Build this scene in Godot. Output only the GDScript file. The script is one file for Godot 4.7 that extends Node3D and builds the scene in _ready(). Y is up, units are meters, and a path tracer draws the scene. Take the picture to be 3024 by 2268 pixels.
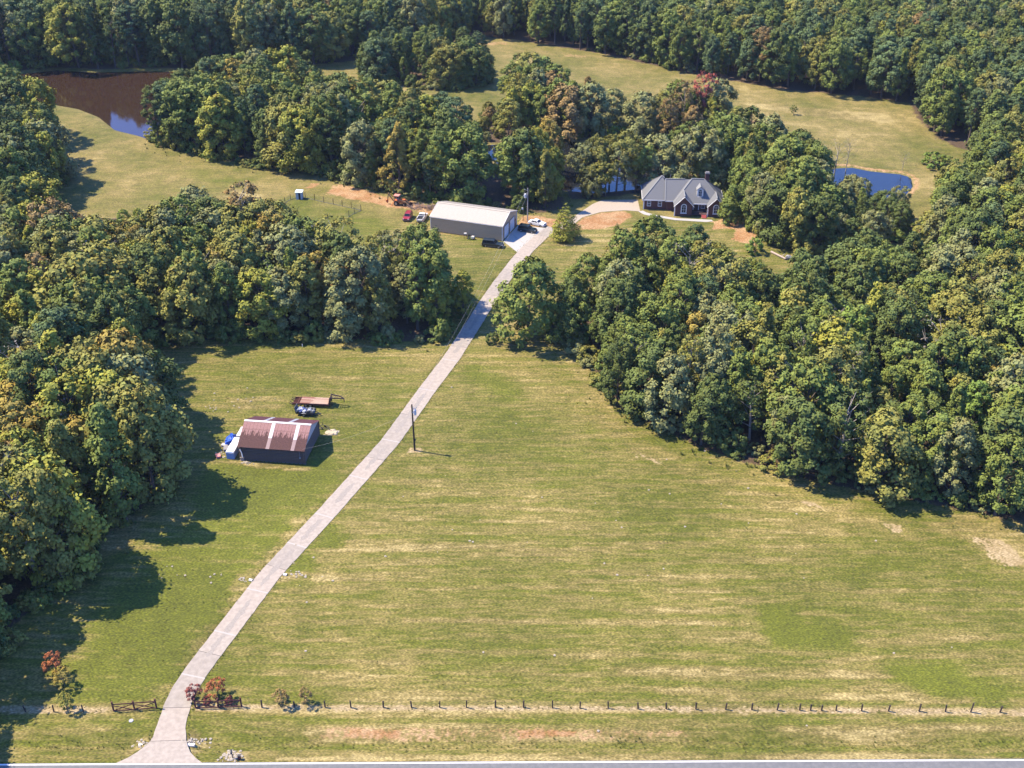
extends Node3D
# A farmstead seen from about 118 m up: mown lawn, woods, ponds, a log barn, a metal workshop and a brick house.
# Ground places are written (x, d): x metres to the east, d metres north of the point below the camera; y is up.

const EYE_HEIGHT := 118.0
const TILT := 31.0
const FOV := 37.93
const AGED := 0.84      # dust and weather on every built surface

var rng := RandomNumberGenerator.new()
var names := {}
var mats := {}
var protos := {}
var candidates := []
var ORD := ["", "first", "second", "third", "fourth", "fifth", "sixth", "seventh", "eighth", "ninth", "tenth", "eleventh", "twelfth", "thirteenth", "fourteenth", "fifteenth", "sixteenth", "seventeenth", "eighteenth", "nineteenth"]


# ---------------------------------------------------------------- helpers
func P(x: float, d: float, h := 0.0) -> Vector3:
	return Vector3(x, h, -d)


func numbered(called: String) -> String:
	var n: int = names.get(called, 0)
	names[called] = n + 1
	return called if n == 0 else "%s_%03d" % [called, n]


func lin(r: float, g: float, b: float) -> Color:
	return Color(r, g, b).linear_to_srgb()


func mat(key: String, r := 0.5, g := 0.5, b := 0.5, rough := 0.85, metal := 0.0) -> StandardMaterial3D:
	if mats.has(key):
		return mats[key]
	var m := StandardMaterial3D.new()
	m.resource_name = key
	m.albedo_color = lin(r * AGED, g * AGED, b * AGED)
	m.roughness = rough
	m.metallic = metal
	m.metallic_specular = 0.4
	mats[key] = m
	return m


func noise_tex(fr: float, lo: Color, hi: Color, size := 256, oct := 4, seed_ := 1, normal := false) -> NoiseTexture2D:
	var n := FastNoiseLite.new()
	n.seed = seed_
	n.frequency = fr
	n.fractal_octaves = oct
	var t := NoiseTexture2D.new()
	t.width = size
	t.height = size
	t.seamless = true
	t.noise = n
	if normal:
		t.as_normal_map = true
		t.bump_strength = 6.0
	else:
		var gr := Gradient.new()
		gr.set_color(0, lo)
		gr.set_color(1, hi)
		t.color_ramp = gr
	return t


# a mottled material in world space: two tones (linear), metres per tile
func mottled(key: String, a: Color, b: Color, tile: float, rough := 0.9, fr := 0.02) -> StandardMaterial3D:
	if mats.has(key):
		return mats[key]
	var m := mat(key, 1, 1, 1, rough)
	m.albedo_color = Color.WHITE
	m.albedo_texture = noise_tex(fr, lin(a.r * AGED, a.g * AGED, a.b * AGED), lin(b.r * AGED, b.g * AGED, b.b * AGED), 256, 5, hash(key) % 1000)
	m.uv1_triplanar = true
	m.uv1_world_triplanar = true
	m.uv1_scale = Vector3.ONE / tile
	return m


class Shape:
	var st := SurfaceTool.new()
	var xf := Transform3D()
	var count := 0

	func _init() -> void:
		st.begin(Mesh.PRIMITIVE_TRIANGLES)
		st.set_smooth_group(-1)

	# corners run anticlockwise as seen from outside
	func tri(a: Vector3, b: Vector3, c: Vector3) -> void:
		st.add_vertex(xf * a)
		st.add_vertex(xf * c)
		st.add_vertex(xf * b)
		count += 1

	func quad(a: Vector3, b: Vector3, c: Vector3, d: Vector3) -> void:
		tri(a, b, c)
		tri(a, c, d)

	func quad_uv(a: Vector3, b: Vector3, c: Vector3, d: Vector3, ua: Vector2, ub: Vector2, uc: Vector2, ud: Vector2) -> void:
		for k in [[a, ua], [c, uc], [b, ub], [a, ua], [d, ud], [c, uc]]:
			st.set_uv(k[1])
			st.add_vertex(xf * k[0])
		count += 2

	func box(c: Vector3, s: Vector3, b := Basis()) -> void:
		var h := s * 0.5
		var v := []
		for k in 8:
			v.append(c + b * Vector3(h.x if k & 1 else -h.x, h.y if k & 2 else -h.y, h.z if k & 4 else -h.z))
		quad(v[4], v[5], v[7], v[6])
		quad(v[1], v[0], v[2], v[3])
		quad(v[5], v[1], v[3], v[7])
		quad(v[0], v[4], v[6], v[2])
		quad(v[6], v[7], v[3], v[2])
		quad(v[0], v[1], v[5], v[4])

	# a bar with a square section from one point to another
	func bar(a: Vector3, b: Vector3, w: float, h: float) -> void:
		var y := (b - a).normalized()
		var side := y.cross(Vector3.UP)
		if side.length() < 0.05:
			side = Vector3.RIGHT
		side = side.normalized()
		box((a + b) * 0.5, Vector3(w, (b - a).length(), h), Basis(side, y, side.cross(y)))

	func tube(a: Vector3, b: Vector3, ra: float, rb: float, n := 6, caps := true) -> void:
		var y := (b - a).normalized()
		var side := y.cross(Vector3(0.3, 0.1, 1.0)).normalized()
		var other := y.cross(side)
		var lo := []
		var hi := []
		for k in n:
			var o: Vector3 = side * cos(TAU * k / n) + other * sin(TAU * k / n)
			lo.append(a + o * ra)
			hi.append(b + o * rb)
		for k in n:
			var j := (k + 1) % n
			quad(lo[j], lo[k], hi[k], hi[j])
			if caps:
				tri(hi[j], hi[k], b)
				tri(lo[k], lo[j], a)

	# closed rings of equal length, joined one to the next
	func loft(rings: Array, cap := true) -> void:
		for r in rings.size() - 1:
			var a: Array = rings[r]
			var b: Array = rings[r + 1]
			for k in a.size():
				var j := (k + 1) % a.size()
				quad(a[k], a[j], b[j], b[k])
		if cap:
			for e in [0, rings.size() - 1]:
				var ring: Array = rings[e]
				var flat := PackedVector2Array()
				for v in ring:
					flat.append(Vector2(v.x, v.y))
				var ids := Geometry2D.triangulate_polygon(flat)
				for k in range(0, ids.size(), 3):
					if e == 0:
						tri(ring[ids[k]], ring[ids[k + 2]], ring[ids[k + 1]])
					else:
						tri(ring[ids[k]], ring[ids[k + 1]], ring[ids[k + 2]])

	# a slab over a ground outline of (x, d) points
	func slab(poly: Array, top: float, bottom: float) -> void:
		var flat := PackedVector2Array(poly)
		if not Geometry2D.is_polygon_clockwise(flat):
			flat.reverse()
		var ids := Geometry2D.triangulate_polygon(flat)
		var at := func(k: int, h: float) -> Vector3: return Vector3(flat[k].x, h, -flat[k].y)
		for k in range(0, ids.size(), 3):
			var a: Vector3 = at.call(ids[k], top)
			var b: Vector3 = at.call(ids[k + 1], top)
			var c: Vector3 = at.call(ids[k + 2], top)
			if (b - a).cross(c - a).y > 0:
				tri(a, b, c)
			else:
				tri(a, c, b)
		for k in flat.size():
			var j := (k + 1) % flat.size()
			quad(at.call(k, top), at.call(j, top), at.call(j, bottom), at.call(k, bottom))

	func done(smooth := false) -> ArrayMesh:
		if smooth:
			st.index()
		st.generate_normals()
		return st.commit()


func obj(called: String, s, m: Material, parent: Node = self) -> MeshInstance3D:
	var o := MeshInstance3D.new()
	o.mesh = s.done() if s is Shape else s
	o.material_override = m
	o.name = numbered(called) if parent == self else called
	parent.add_child(o, true)
	return o


func tag(o: Node3D, label: String, category: String, group := "") -> Node3D:
	o.set_meta("label", label)
	o.set_meta("category", category)
	if group:
		o.set_meta("group", group)
	return o


func thing(called: String, label: String, category: String, at := Vector3.ZERO, turn := 0.0, group := "") -> Node3D:
	var o := Node3D.new()
	o.name = numbered(called)
	add_child(o)
	o.position = at
	o.rotation.y = deg_to_rad(turn)
	return tag(o, label, category, group)


func structure(called: String, at := Vector3.ZERO) -> Node3D:
	var o := Node3D.new()
	o.name = numbered(called)
	add_child(o)
	o.position = at
	o.set_meta("kind", "structure")
	return o


func inside(p: Vector2, poly: PackedVector2Array) -> bool:
	return Geometry2D.is_point_in_polygon(p, poly)


func poly(a: Array) -> PackedVector2Array:
	var out := PackedVector2Array()
	for k in range(0, a.size(), 2):
		out.append(Vector2(a[k], a[k + 1]))
	return out


func smooth(a: float, b: float, x: float) -> float:
	var t := clampf((x - a) / (b - a), 0.0, 1.0)
	return t * t * (3.0 - 2.0 * t)


# ---------------------------------------------------------------- where things lie
var WOODS := {}
var PONDS := []
var SOIL := []
var TAN := []
var LUSH := []


func places() -> void:
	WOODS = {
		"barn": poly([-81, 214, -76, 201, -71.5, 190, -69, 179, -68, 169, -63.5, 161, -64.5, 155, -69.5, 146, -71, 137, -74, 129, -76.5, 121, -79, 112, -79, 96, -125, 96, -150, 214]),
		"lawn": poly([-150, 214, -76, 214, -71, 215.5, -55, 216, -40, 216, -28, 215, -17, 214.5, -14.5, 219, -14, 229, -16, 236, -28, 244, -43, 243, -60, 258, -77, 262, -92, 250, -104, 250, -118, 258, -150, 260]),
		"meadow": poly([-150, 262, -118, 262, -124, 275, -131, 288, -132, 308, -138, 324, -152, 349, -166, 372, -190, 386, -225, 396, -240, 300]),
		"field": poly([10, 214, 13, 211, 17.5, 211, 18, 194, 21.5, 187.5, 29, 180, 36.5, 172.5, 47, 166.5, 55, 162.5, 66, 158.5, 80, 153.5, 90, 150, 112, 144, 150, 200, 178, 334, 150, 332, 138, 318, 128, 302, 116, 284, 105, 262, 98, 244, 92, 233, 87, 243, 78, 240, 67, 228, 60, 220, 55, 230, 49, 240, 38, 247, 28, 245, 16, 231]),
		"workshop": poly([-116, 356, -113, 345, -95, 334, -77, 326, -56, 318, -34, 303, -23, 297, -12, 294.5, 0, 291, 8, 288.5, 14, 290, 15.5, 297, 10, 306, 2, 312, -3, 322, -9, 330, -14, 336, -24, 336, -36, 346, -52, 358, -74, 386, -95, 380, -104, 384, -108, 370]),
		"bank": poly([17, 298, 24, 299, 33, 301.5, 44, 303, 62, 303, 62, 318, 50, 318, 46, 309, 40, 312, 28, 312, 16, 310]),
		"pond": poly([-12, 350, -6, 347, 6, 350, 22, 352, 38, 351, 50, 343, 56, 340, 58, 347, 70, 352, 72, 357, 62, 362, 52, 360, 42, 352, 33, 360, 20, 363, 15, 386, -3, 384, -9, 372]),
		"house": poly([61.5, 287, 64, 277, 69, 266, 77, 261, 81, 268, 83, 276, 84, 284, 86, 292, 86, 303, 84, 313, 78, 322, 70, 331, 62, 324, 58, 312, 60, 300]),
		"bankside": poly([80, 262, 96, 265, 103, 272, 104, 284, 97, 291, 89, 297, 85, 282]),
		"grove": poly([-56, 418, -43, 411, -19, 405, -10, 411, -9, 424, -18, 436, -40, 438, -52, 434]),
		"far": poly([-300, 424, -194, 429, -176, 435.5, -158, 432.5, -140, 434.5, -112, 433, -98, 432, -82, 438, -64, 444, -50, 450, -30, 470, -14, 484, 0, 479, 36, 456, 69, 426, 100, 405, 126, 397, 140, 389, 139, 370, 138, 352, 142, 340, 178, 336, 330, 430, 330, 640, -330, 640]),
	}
	PONDS = [
		poly([-194, 424, -176, 432, -160, 428.7, -142, 430.7, -116, 428, -106, 410, -104, 388, -106, 362, -110, 350, -116, 350.1, -121.8, 354.7, -131.1, 360.4, -140.8, 374.2, -151.1, 383.6, -162.7, 389, -180, 398, -194, 410]),
		poly([-9, 345, -5, 330, -1, 322, 8, 312, 15, 306, 24, 304, 34, 306.5, 40, 308, 46, 313, 48, 322, 49, 335, 45, 341, 36, 347, 20, 348, 6, 346]),
		poly([93, 318, 98, 323.5, 103, 324.3, 107.7, 321.1, 113, 319.4, 116.7, 318.4, 118, 315.5, 116.5, 309, 113.4, 304, 110.5, 299, 105, 297, 98, 304]),
	]
	SOIL = [
		[poly([15.4, 275.5, 17, 280, 19.1, 284, 25, 288, 31.6, 289, 33, 285.5, 29, 279.5, 25.1, 277, 19, 276.2]), 1.0],
		[poly([53, 276, 55, 281.5, 60, 286, 65, 287, 66, 279, 64.5, 271, 63, 265.5, 57, 270, 60, 276, 57, 277]), 0.95],
		[poly([-59.8, 306.2, -58.2, 310.9, -55.7, 310.2, -57.5, 305.6]), 0.8],
		[poly([-53.5, 303, -50, 310, -43, 306, -36, 300, -28, 297, -22, 292, -18, 288, -20.5, 285, -27, 290, -33, 291.5, -39, 295, -45.2, 297.6]), 0.85],
		[poly([1.8, 279.5, 9.4, 277.3, 13.4, 278.6, 14, 282, 8, 285.5, 3, 285.5]), 1.2],
		[poly([-19.3, 171.6, -17, 171.6, -16.8, 173.2, -19.2, 173.2]), 1.1],
		[poly([-23, 276, -21.9, 275.1, -2.8, 268.4, -2.9, 267.9, -22.1, 274.4]), 0.45],
		[poly([76, 362, 83, 364, 85, 369, 78, 368]), 0.7],
		[poly([112, 300, 114.2, 304, 117.4, 309, 119.2, 315.5, 117.6, 319.4, 113, 320.5, 107.7, 322.2, 103, 325.5, 97.5, 324.8, 97, 326.4, 103, 327, 108, 323.8, 113.4, 322, 118.6, 320.6, 120.8, 315, 119, 308, 115, 302, 112, 298]), 0.65],
		[poly([-16, 474, -2, 474, -1, 469, -10, 468]), 0.5],
		[poly([22, 455, 30, 453, 30, 449, 22, 450]), 0.4],
		[poly([-36, 176.9, -33, 178, -33.4, 179.3, -36.2, 178.6]), 0.5],
		[poly([102, 280, 108, 284, 110, 276, 106, 268, 103, 272]), 0.5],
		[poly([-26, 104.2, -12, 103.9, -4, 104.4, 14, 104.2, 24, 104.6, 24, 105.4, 14, 105.8, -4, 106, -26, 105.9]), 0.42],
		[poly([-22.6, 104.6, -15, 104.4, -15, 105.6, -22, 105.7]), 0.8],
		[poly([1, 104.2, 8, 104.6, 9, 105.6, 1, 105.6]), 0.8],
		[poly([-44.2, 108.7, -36, 109.0, 20, 108.7, 75, 107.9, 75, 109.1, 20, 109.7, -36, 110.0, -44.2, 110.2]), 0.72],
		[poly([-72, 108.2, -55, 108.5, -55, 109.6, -72, 109.8]), 0.72],
		[poly([76.5, 147, 82, 146, 84, 140, 80, 139, 78, 143]), 0.8],
		[poly([63, 150.5, 66, 150, 66, 148, 64, 148]), 0.9],
		[poly([50, 157, 53.5, 156, 54.5, 154.4, 51, 155.6]), 0.9],
		[poly([24, 171.5, 28, 168.5, 27, 167.8, 23, 170.5]), 0.6],
	]
	TAN = [
		[poly([-70, 108.2, -54, 108.7, -50, 109, -50, 109.9, -56, 109.9, -70, 110.2]), 0.9],
		[poly([-43.9, 108.6, -36, 108.9, 75, 108.1, 75, 109.2, -36, 110.0, -44.2, 110.6]), 1.2],
		[poly([-38.9, 100.1, -37.5, 102.4, -35, 102.4, -34.7, 100.1]), 1.0],
		[poly([-45, 100, -44.2, 104, -43.8, 106, -41.4, 104.4, -40.2, 103.3, -42, 101.8]), 0.8],
		[poly([-51.6, 101.2, -49, 105.3, -48.6, 102.8]), 0.7],
		[poly([-40, 99.9, 75, 99.9, 75, 101.1, 30, 101.6, -20, 101.3]), 0.75],
		[poly([-28, 104, 70, 103.8, 70, 106.4, -28, 106.6]), 0.4],
		[poly([-71, 152, -63, 153, -62, 147, -66, 141, -72, 140]), 0.5],
		[poly([-43.4, 137.6, -41.2, 137.2, -42, 134.6, -44.6, 134.2]), 0.75],
		[poly([-38, 136.4, -34.2, 137.6, -31.6, 138.6, -34.4, 136, -38.4, 135.4]), 0.75],
		[poly([-48.6, 167.0, -37.0, 165.5, -36.4, 167.2, -48.6, 168.8]), 1.2],
		[poly([-52, 167.6, -48.4, 167.4, -49, 171, -54.2, 176, -53, 170]), 0.4],
		[poly([-49, 117, -46.5, 117, -39.5, 139, -33, 155, -34.4, 156, -41.5, 140]), 0.42],
		[poly([68, 149, 74, 147, 84, 136, 88, 128, 96, 124, 96, 150, 80, 154]), 0.42],
		[poly([22, 180, 28, 173, 36, 166, 45, 160, 58, 154, 70, 148, 69, 145, 56, 151, 43, 156, 33, 162, 24, 170, 17, 180, 15, 192, 12, 206, 9, 210, 14, 211, 18, 196]), 0.28],
		[poly([-56, 190, -50, 192, -44, 190, -46, 187, -54, 186]), 0.35],
		[poly([80, 390, 130, 376, 128, 366, 100, 374, 84, 384]), 0.4],
		[poly([-100, 318, -84, 308, -70, 300, -90, 296, -106, 304]), 0.3],
		[poly([13, 117.6, 54, 116.6, 54, 114.9, 30, 115.2, 14, 116]), 0.4],
		[poly([20, 112.8, 64, 111.6, 64, 110.2, 40, 110.6, 22, 111.4]), 0.5],
		[poly([-27, 146.5, 6, 143.5, 26, 146, 24, 143, 4, 141.5, -28, 143]), 0.35],
		[poly([-32, 137.6, -20, 136.6, -20, 134.9, -31, 135.6]), 0.5],
		[poly([-16, 127.6, 6, 127, 6, 125.6, -16, 126]), 0.3],
	]
	LUSH = [
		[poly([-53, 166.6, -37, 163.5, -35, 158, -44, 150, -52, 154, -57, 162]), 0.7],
		[poly([37, 130.5, 44, 127.5, 50, 123, 46, 121, 39, 124]), 0.75],
		[poly([54, 120, 64, 118, 70, 113, 70, 111, 60, 111, 54, 114]), 0.65],
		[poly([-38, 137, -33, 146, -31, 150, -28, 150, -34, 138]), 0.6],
		[poly([-12, 206, -8, 206, 0, 198, 2, 190, -8, 196]), 0.35],
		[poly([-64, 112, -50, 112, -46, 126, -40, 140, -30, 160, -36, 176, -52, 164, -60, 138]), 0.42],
		[poly([-43, 106.6, -20, 106.6, -20, 108.4, -43, 108.4]), 0.4],
		[poly([-36, 102.2, 14, 102.3, 14, 103.5, -36, 103.6]), 0.75],
		[poly([14, 102.3, 75, 102.2, 75, 103.8, 14, 103.5]), 0.5],
		[poly([-64, 286, -44, 276, -38, 270, -30, 276, -46, 290, -60, 300]), 0.3],
		[poly([-110, 300, -96, 322, -72, 316, -84, 296]), 0.25],
	]


func edge_distance(p: Vector2, ring: PackedVector2Array) -> float:
	var best := 1e9
	for k in ring.size():
		var q := Geometry2D.get_closest_point_to_segment(p, ring[k], ring[(k + 1) % ring.size()])
		best = minf(best, p.distance_to(q))
	return -best if inside(p, ring) else best


# height of the ground: a roadside ditch and three pond basins; flat elsewhere
func height(x: float, d: float) -> float:
	var h := 0.0
	if d < 110 and d > 99.6:
		var drive := smooth(-50.5, -49.0, x) * (1.0 - smooth(-44.0, -42.2, x))
		var fade := smooth(-98.0, -92.0, x) * (1.0 - smooth(130.0, 136.0, x))
		h = -0.7 * exp(-pow((d - 103.2) / 1.5, 2.0)) * (1.0 - drive) * fade
	elif d > 290:
		for ring in PONDS:
			var c: Vector2 = ring[0]
			if absf(x - c.x) < 110 and absf(d - c.y) < 110:
				var e := edge_distance(Vector2(x, d), ring)
				if e < 4.0:
					h = minf(h, -0.55 + clampf(e * 0.25, -1.2, 0.55))
	return h


# ---------------------------------------------------------------- ground
func mask(list: Array, x0: float, d0: float, wm: float, dm: float, w: int, h: int, blur: int) -> PackedByteArray:
	var im := Image.create(w, h, false, Image.FORMAT_L8)
	for entry in list:
		var ring: PackedVector2Array = entry[0]
		var v: int = int(clampf(entry[1] / 1.2, 0.0, 1.0) * 255.0)
		var top := -1e9
		var low := 1e9
		for p in ring:
			top = maxf(top, p.y)
			low = minf(low, p.y)
		for row in range(maxi(0, int((low - d0) / dm * h)), mini(h, int((top - d0) / dm * h) + 1)):
			var y: float = d0 + (row + 0.5) / h * dm
			var cuts := []
			for k in ring.size():
				var a := ring[k]
				var b := ring[(k + 1) % ring.size()]
				if (a.y > y) != (b.y > y):
					cuts.append(a.x + (y - a.y) / (b.y - a.y) * (b.x - a.x))
			cuts.sort()
			for k in range(0, cuts.size() - 1, 2):
				var c0 := clampi(int((cuts[k] - x0) / wm * w), 0, w)
				var c1 := clampi(int((cuts[k + 1] - x0) / wm * w), 0, w)
				if c1 > c0:
					im.fill_rect(Rect2i(c0, row, c1 - c0, 1), Color8(v, v, v))
	if blur > 1:
		im.resize(w / blur, h / blur, Image.INTERPOLATE_BILINEAR)
		im.resize(w, h, Image.INTERPOLATE_CUBIC)
	return im.get_data()


func grey_noise(w: int, h: int, fr: float, oct: int, sd: int, sx := 1) -> PackedByteArray:
	var n := FastNoiseLite.new()
	n.seed = sd
	n.frequency = fr
	n.fractal_octaves = oct
	n.noise_type = FastNoiseLite.TYPE_SIMPLEX_SMOOTH
	var im := n.get_image(w / sx, h)
	if sx > 1:
		im.resize(w, h, Image.INTERPOLATE_CUBIC)
	im.convert(Image.FORMAT_L8)
	return im.get_data()


func ground_map(x0: float, d0: float, wm: float, dm: float, w: int, h: int, far: bool) -> ImageTexture:
	var px := wm / w
	var woods := []
	for k in WOODS:
		woods.append([WOODS[k], 1.2])
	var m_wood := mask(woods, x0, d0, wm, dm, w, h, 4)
	var m_soil := mask(SOIL, x0, d0, wm, dm, w, h, 2)
	var m_tan := mask(TAN, x0, d0, wm, dm, w, h, 3)
	var m_lush := mask(LUSH, x0, d0, wm, dm, w, h, 16)
	var streak := grey_noise(w, h, 0.55 * px, 3, 11, 13)      # long east-west mowing streaks
	var streak2 := grey_noise(w, h, 1.5 * px, 2, 12, 6)
	var blotch := grey_noise(w, h, 0.16 * px, 4, 13)
	var fine := grey_noise(w, h, 1.1 * px, 3, 14)
	var grain := grey_noise(w, h, 0.45, 2, 15)
	var large := grey_noise(w, h, 0.022 * px, 2, 16)
	var out := PackedByteArray()
	out.resize(w * h * 3)
	var lut := PackedByteArray()
	lut.resize(4096)
	for k in 4096:
		var c := k / 4095.0
		lut[k] = int(255.0 * clampf(1.055 * pow(c, 1.0 / 2.4) - 0.055 if c > 0.0031 else 12.92 * c, 0, 1))
	var n := w * h
	for i in n:
		var f := (fine[i] - 128) / 128.0
		var bl := (blotch[i] - 128) / 128.0
		var s := (streak[i] - 128) / 128.0
		var s2 := (streak2[i] - 128) / 128.0
		var g := (grain[i] - 128) / 128.0
		var lg := (large[i] - 128) / 128.0
		var j := clampi(i + int((f * 0.8 + bl * 1.2) / px) + w * int(f * (0.9 if far else 0.38) / px), 0, n - 1)
		# dry grass against green grass
		var row: float = d0 + (i / w) * px
		var dry := 0.50 + s * 0.62 + s2 * 0.55 + bl * 0.18 + lg * 0.4 + f * 0.26 + g * 0.22 + 0.2 * sin(row * 1.75 + lg * 2.0 + s * 0.7) * clampf(0.65 + bl + lg, 0.0, 1.0)
		if far:
			dry = 0.68 + s * 0.2 + bl * 0.4 + lg * 0.5 + f * 0.15
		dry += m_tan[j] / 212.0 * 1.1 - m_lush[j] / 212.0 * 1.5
		dry = clampf(dry, 0.0, 1.5)
		var t := minf(dry, 1.0)
		var r := 0.152 + 0.138 * t
		var gg := 0.172 + 0.058 * t
		var b := 0.013 + 0.062 * t
		if dry > 1.0:
			var u := (dry - 1.0) * 2.0
			r += 0.14 * u
			gg += 0.115 * u
			b += 0.07 * u
		var k := 0.84 + g * 0.22 + f * 0.18 + bl * 0.12 + s2 * 0.16 + lg * 0.12
		r *= k
		gg *= k
		b *= k
		var so := m_soil[j] / 212.0
		if so > 0.02:
			so = smooth(0.3, 0.75, so + f * 0.42 + g * 0.16 + bl * 0.25)
			var pale := clampf(0.5 + bl * 0.9 + f * 0.8, 0.0, 1.0)
			if not far and row < 230.0 and (row < 103.4 or row > 106.5):
				r += (0.36 + pale * 0.12 - r) * so * 0.9
				gg += (0.265 + pale * 0.11 - gg) * so * 0.9
				b += (0.135 + pale * 0.09 - b) * so * 0.9
				so = 0.0
			r += (0.38 + pale * 0.11 - r) * so
			gg += (0.185 + pale * 0.135 - gg) * so
			b += (0.075 + pale * 0.10 - b) * so
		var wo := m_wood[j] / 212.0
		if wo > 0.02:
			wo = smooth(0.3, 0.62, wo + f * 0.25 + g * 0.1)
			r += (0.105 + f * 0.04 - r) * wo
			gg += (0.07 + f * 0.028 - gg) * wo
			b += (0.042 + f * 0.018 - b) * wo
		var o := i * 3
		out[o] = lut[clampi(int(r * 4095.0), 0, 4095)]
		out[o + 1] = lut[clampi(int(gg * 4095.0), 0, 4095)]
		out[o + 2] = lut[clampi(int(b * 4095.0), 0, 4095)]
	return ImageTexture.create_from_image(Image.create_from_data(w, h, false, Image.FORMAT_RGB8, out))


func grass_detail(m: StandardMaterial3D, bump: bool) -> void:
	m.detail_enabled = true
	m.detail_blend_mode = BaseMaterial3D.BLEND_MODE_MUL
	m.detail_uv_layer = BaseMaterial3D.DETAIL_UV_2
	m.detail_albedo = noise_tex(0.09, Color(0.5, 0.5, 0.45), Color(1.0, 1.0, 1.0), 1024, 5, 21)
	if bump:
		m.normal_enabled = true
		m.normal_texture = noise_tex(0.12, Color.BLACK, Color.WHITE, 1024, 5, 22, true)


func patch(mesh: ArrayMesh, m: Material, x0: float, d0: float, wm: float, dm: float, cell: float, ux0: float, ud0: float, uw: float, ud: float, flat := false) -> void:
	var nx := maxi(1, int(round(wm / cell)))
	var nd := maxi(1, int(round(dm / cell)))
	var v := PackedVector3Array()
	var uv := PackedVector2Array()
	var uv2 := PackedVector2Array()
	var ids := PackedInt32Array()
	for a in nd + 1:
		for b in nx + 1:
			var x := x0 + wm * b / nx
			var d := d0 + dm * a / nd
			v.append(P(x, d, 0.0 if flat else height(x, d)))
			uv.append(Vector2((x - ux0) / uw, (d - ud0) / ud))
			uv2.append(Vector2(x / 53.0, d / 23.0))
	for a in nd:
		for b in nx:
			var k := a * (nx + 1) + b
			for q in [k, k + nx + 1, k + 1, k + 1, k + nx + 1, k + nx + 2]:
				ids.append(q)
	var st := SurfaceTool.new()
	st.begin(Mesh.PRIMITIVE_TRIANGLES)
	for k in v.size():
		st.set_uv(uv[k])
		st.set_uv2(uv2[k])
		st.add_vertex(v[k])
	for k in ids:
		st.add_index(k)
	st.generate_normals()
	st.set_material(m)
	st.commit(mesh)


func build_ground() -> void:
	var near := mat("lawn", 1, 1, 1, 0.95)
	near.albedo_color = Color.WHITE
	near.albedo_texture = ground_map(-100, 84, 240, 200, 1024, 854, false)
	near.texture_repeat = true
	grass_detail(near, false)
	var wide := mat("meadow", 1, 1, 1, 0.95)
	wide.albedo_color = Color.WHITE
	wide.albedo_texture = ground_map(-260, 284, 520, 260, 1024, 512, true)
	wide.texture_repeat = true
	grass_detail(wide, false)
	var outer := mottled("woodland_floor", Color(0.08, 0.055, 0.03), Color(0.14, 0.10, 0.055), 30.0, 0.95)
	var mesh := ArrayMesh.new()
	patch(mesh, near, -100, 84, 240, 26, 1.0, -100, 84, 240, 200)
	patch(mesh, near, -100, 110, 240, 174, 6.0, -100, 84, 240, 200, true)
	patch(mesh, wide, -200, 284, 340, 156, 1.6, -260, 284, 520, 260)
	patch(mesh, wide, -260, 284, 60, 260, 20.0, -260, 284, 520, 260, true)
	patch(mesh, wide, 140, 284, 120, 260, 20.0, -260, 284, 520, 260, true)
	patch(mesh, wide, -200, 440, 340, 104, 20.0, -260, 284, 520, 260, true)
	patch(mesh, outer, -3000, -3000, 6000, 3084, 3000, 0, 0, 60, 60, true)
	patch(mesh, outer, -3000, 84, 2900, 200, 1000, 0, 0, 60, 60, true)
	patch(mesh, outer, 140, 84, 2860, 200, 1000, 0, 0, 60, 60, true)
	patch(mesh, outer, -3000, 284, 2740, 260, 1000, 0, 0, 60, 60, true)
	patch(mesh, outer, 260, 284, 2740, 260, 1000, 0, 0, 60, 60, true)
	patch(mesh, outer, -3000, 544, 6000, 3000, 1500, 0, 0, 60, 60, true)
	var g := MeshInstance3D.new()
	g.name = "ground"
	g.mesh = mesh
	g.set_meta("kind", "structure")
	add_child(g)
	# ponds
	var water := mat("pond_water", 0.030, 0.017, 0.010, 0.05)
	water.metallic_specular = 0.5
	water.normal_enabled = true
	water.normal_texture = noise_tex(0.03, Color.BLACK, Color.WHITE, 256, 3, 31, true)
	water.normal_scale = 0.012
	water.uv1_triplanar = true
	water.uv1_world_triplanar = true
	water.uv1_scale = Vector3.ONE * 0.12
	var clear := mat("clear_water", 0.010, 0.0115, 0.013, 0.04)
	clear.metallic_specular = 0.5
	clear.normal_enabled = true
	clear.normal_texture = water.normal_texture
	clear.normal_scale = 0.012
	clear.uv1_triplanar = true
	clear.uv1_world_triplanar = true
	clear.uv1_scale = Vector3.ONE * 0.12
	for ring in PONDS:
		var grown: PackedVector2Array = Geometry2D.offset_polygon(ring, 2.0)[0]
		var s := Shape.new()
		var ids := Geometry2D.triangulate_polygon(grown)
		for k in range(0, ids.size(), 3):
			var a := P(grown[ids[k]].x, grown[ids[k]].y, -0.45)
			var b := P(grown[ids[k + 1]].x, grown[ids[k + 1]].y, -0.45)
			var c := P(grown[ids[k + 2]].x, grown[ids[k + 2]].y, -0.45)
			if (b - a).cross(c - a).y > 0:
				s.tri(a, b, c)
			else:
				s.tri(a, c, b)
		obj("pond_water", s, water if ring == PONDS[0] else clear).set_meta("kind", "structure")


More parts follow.
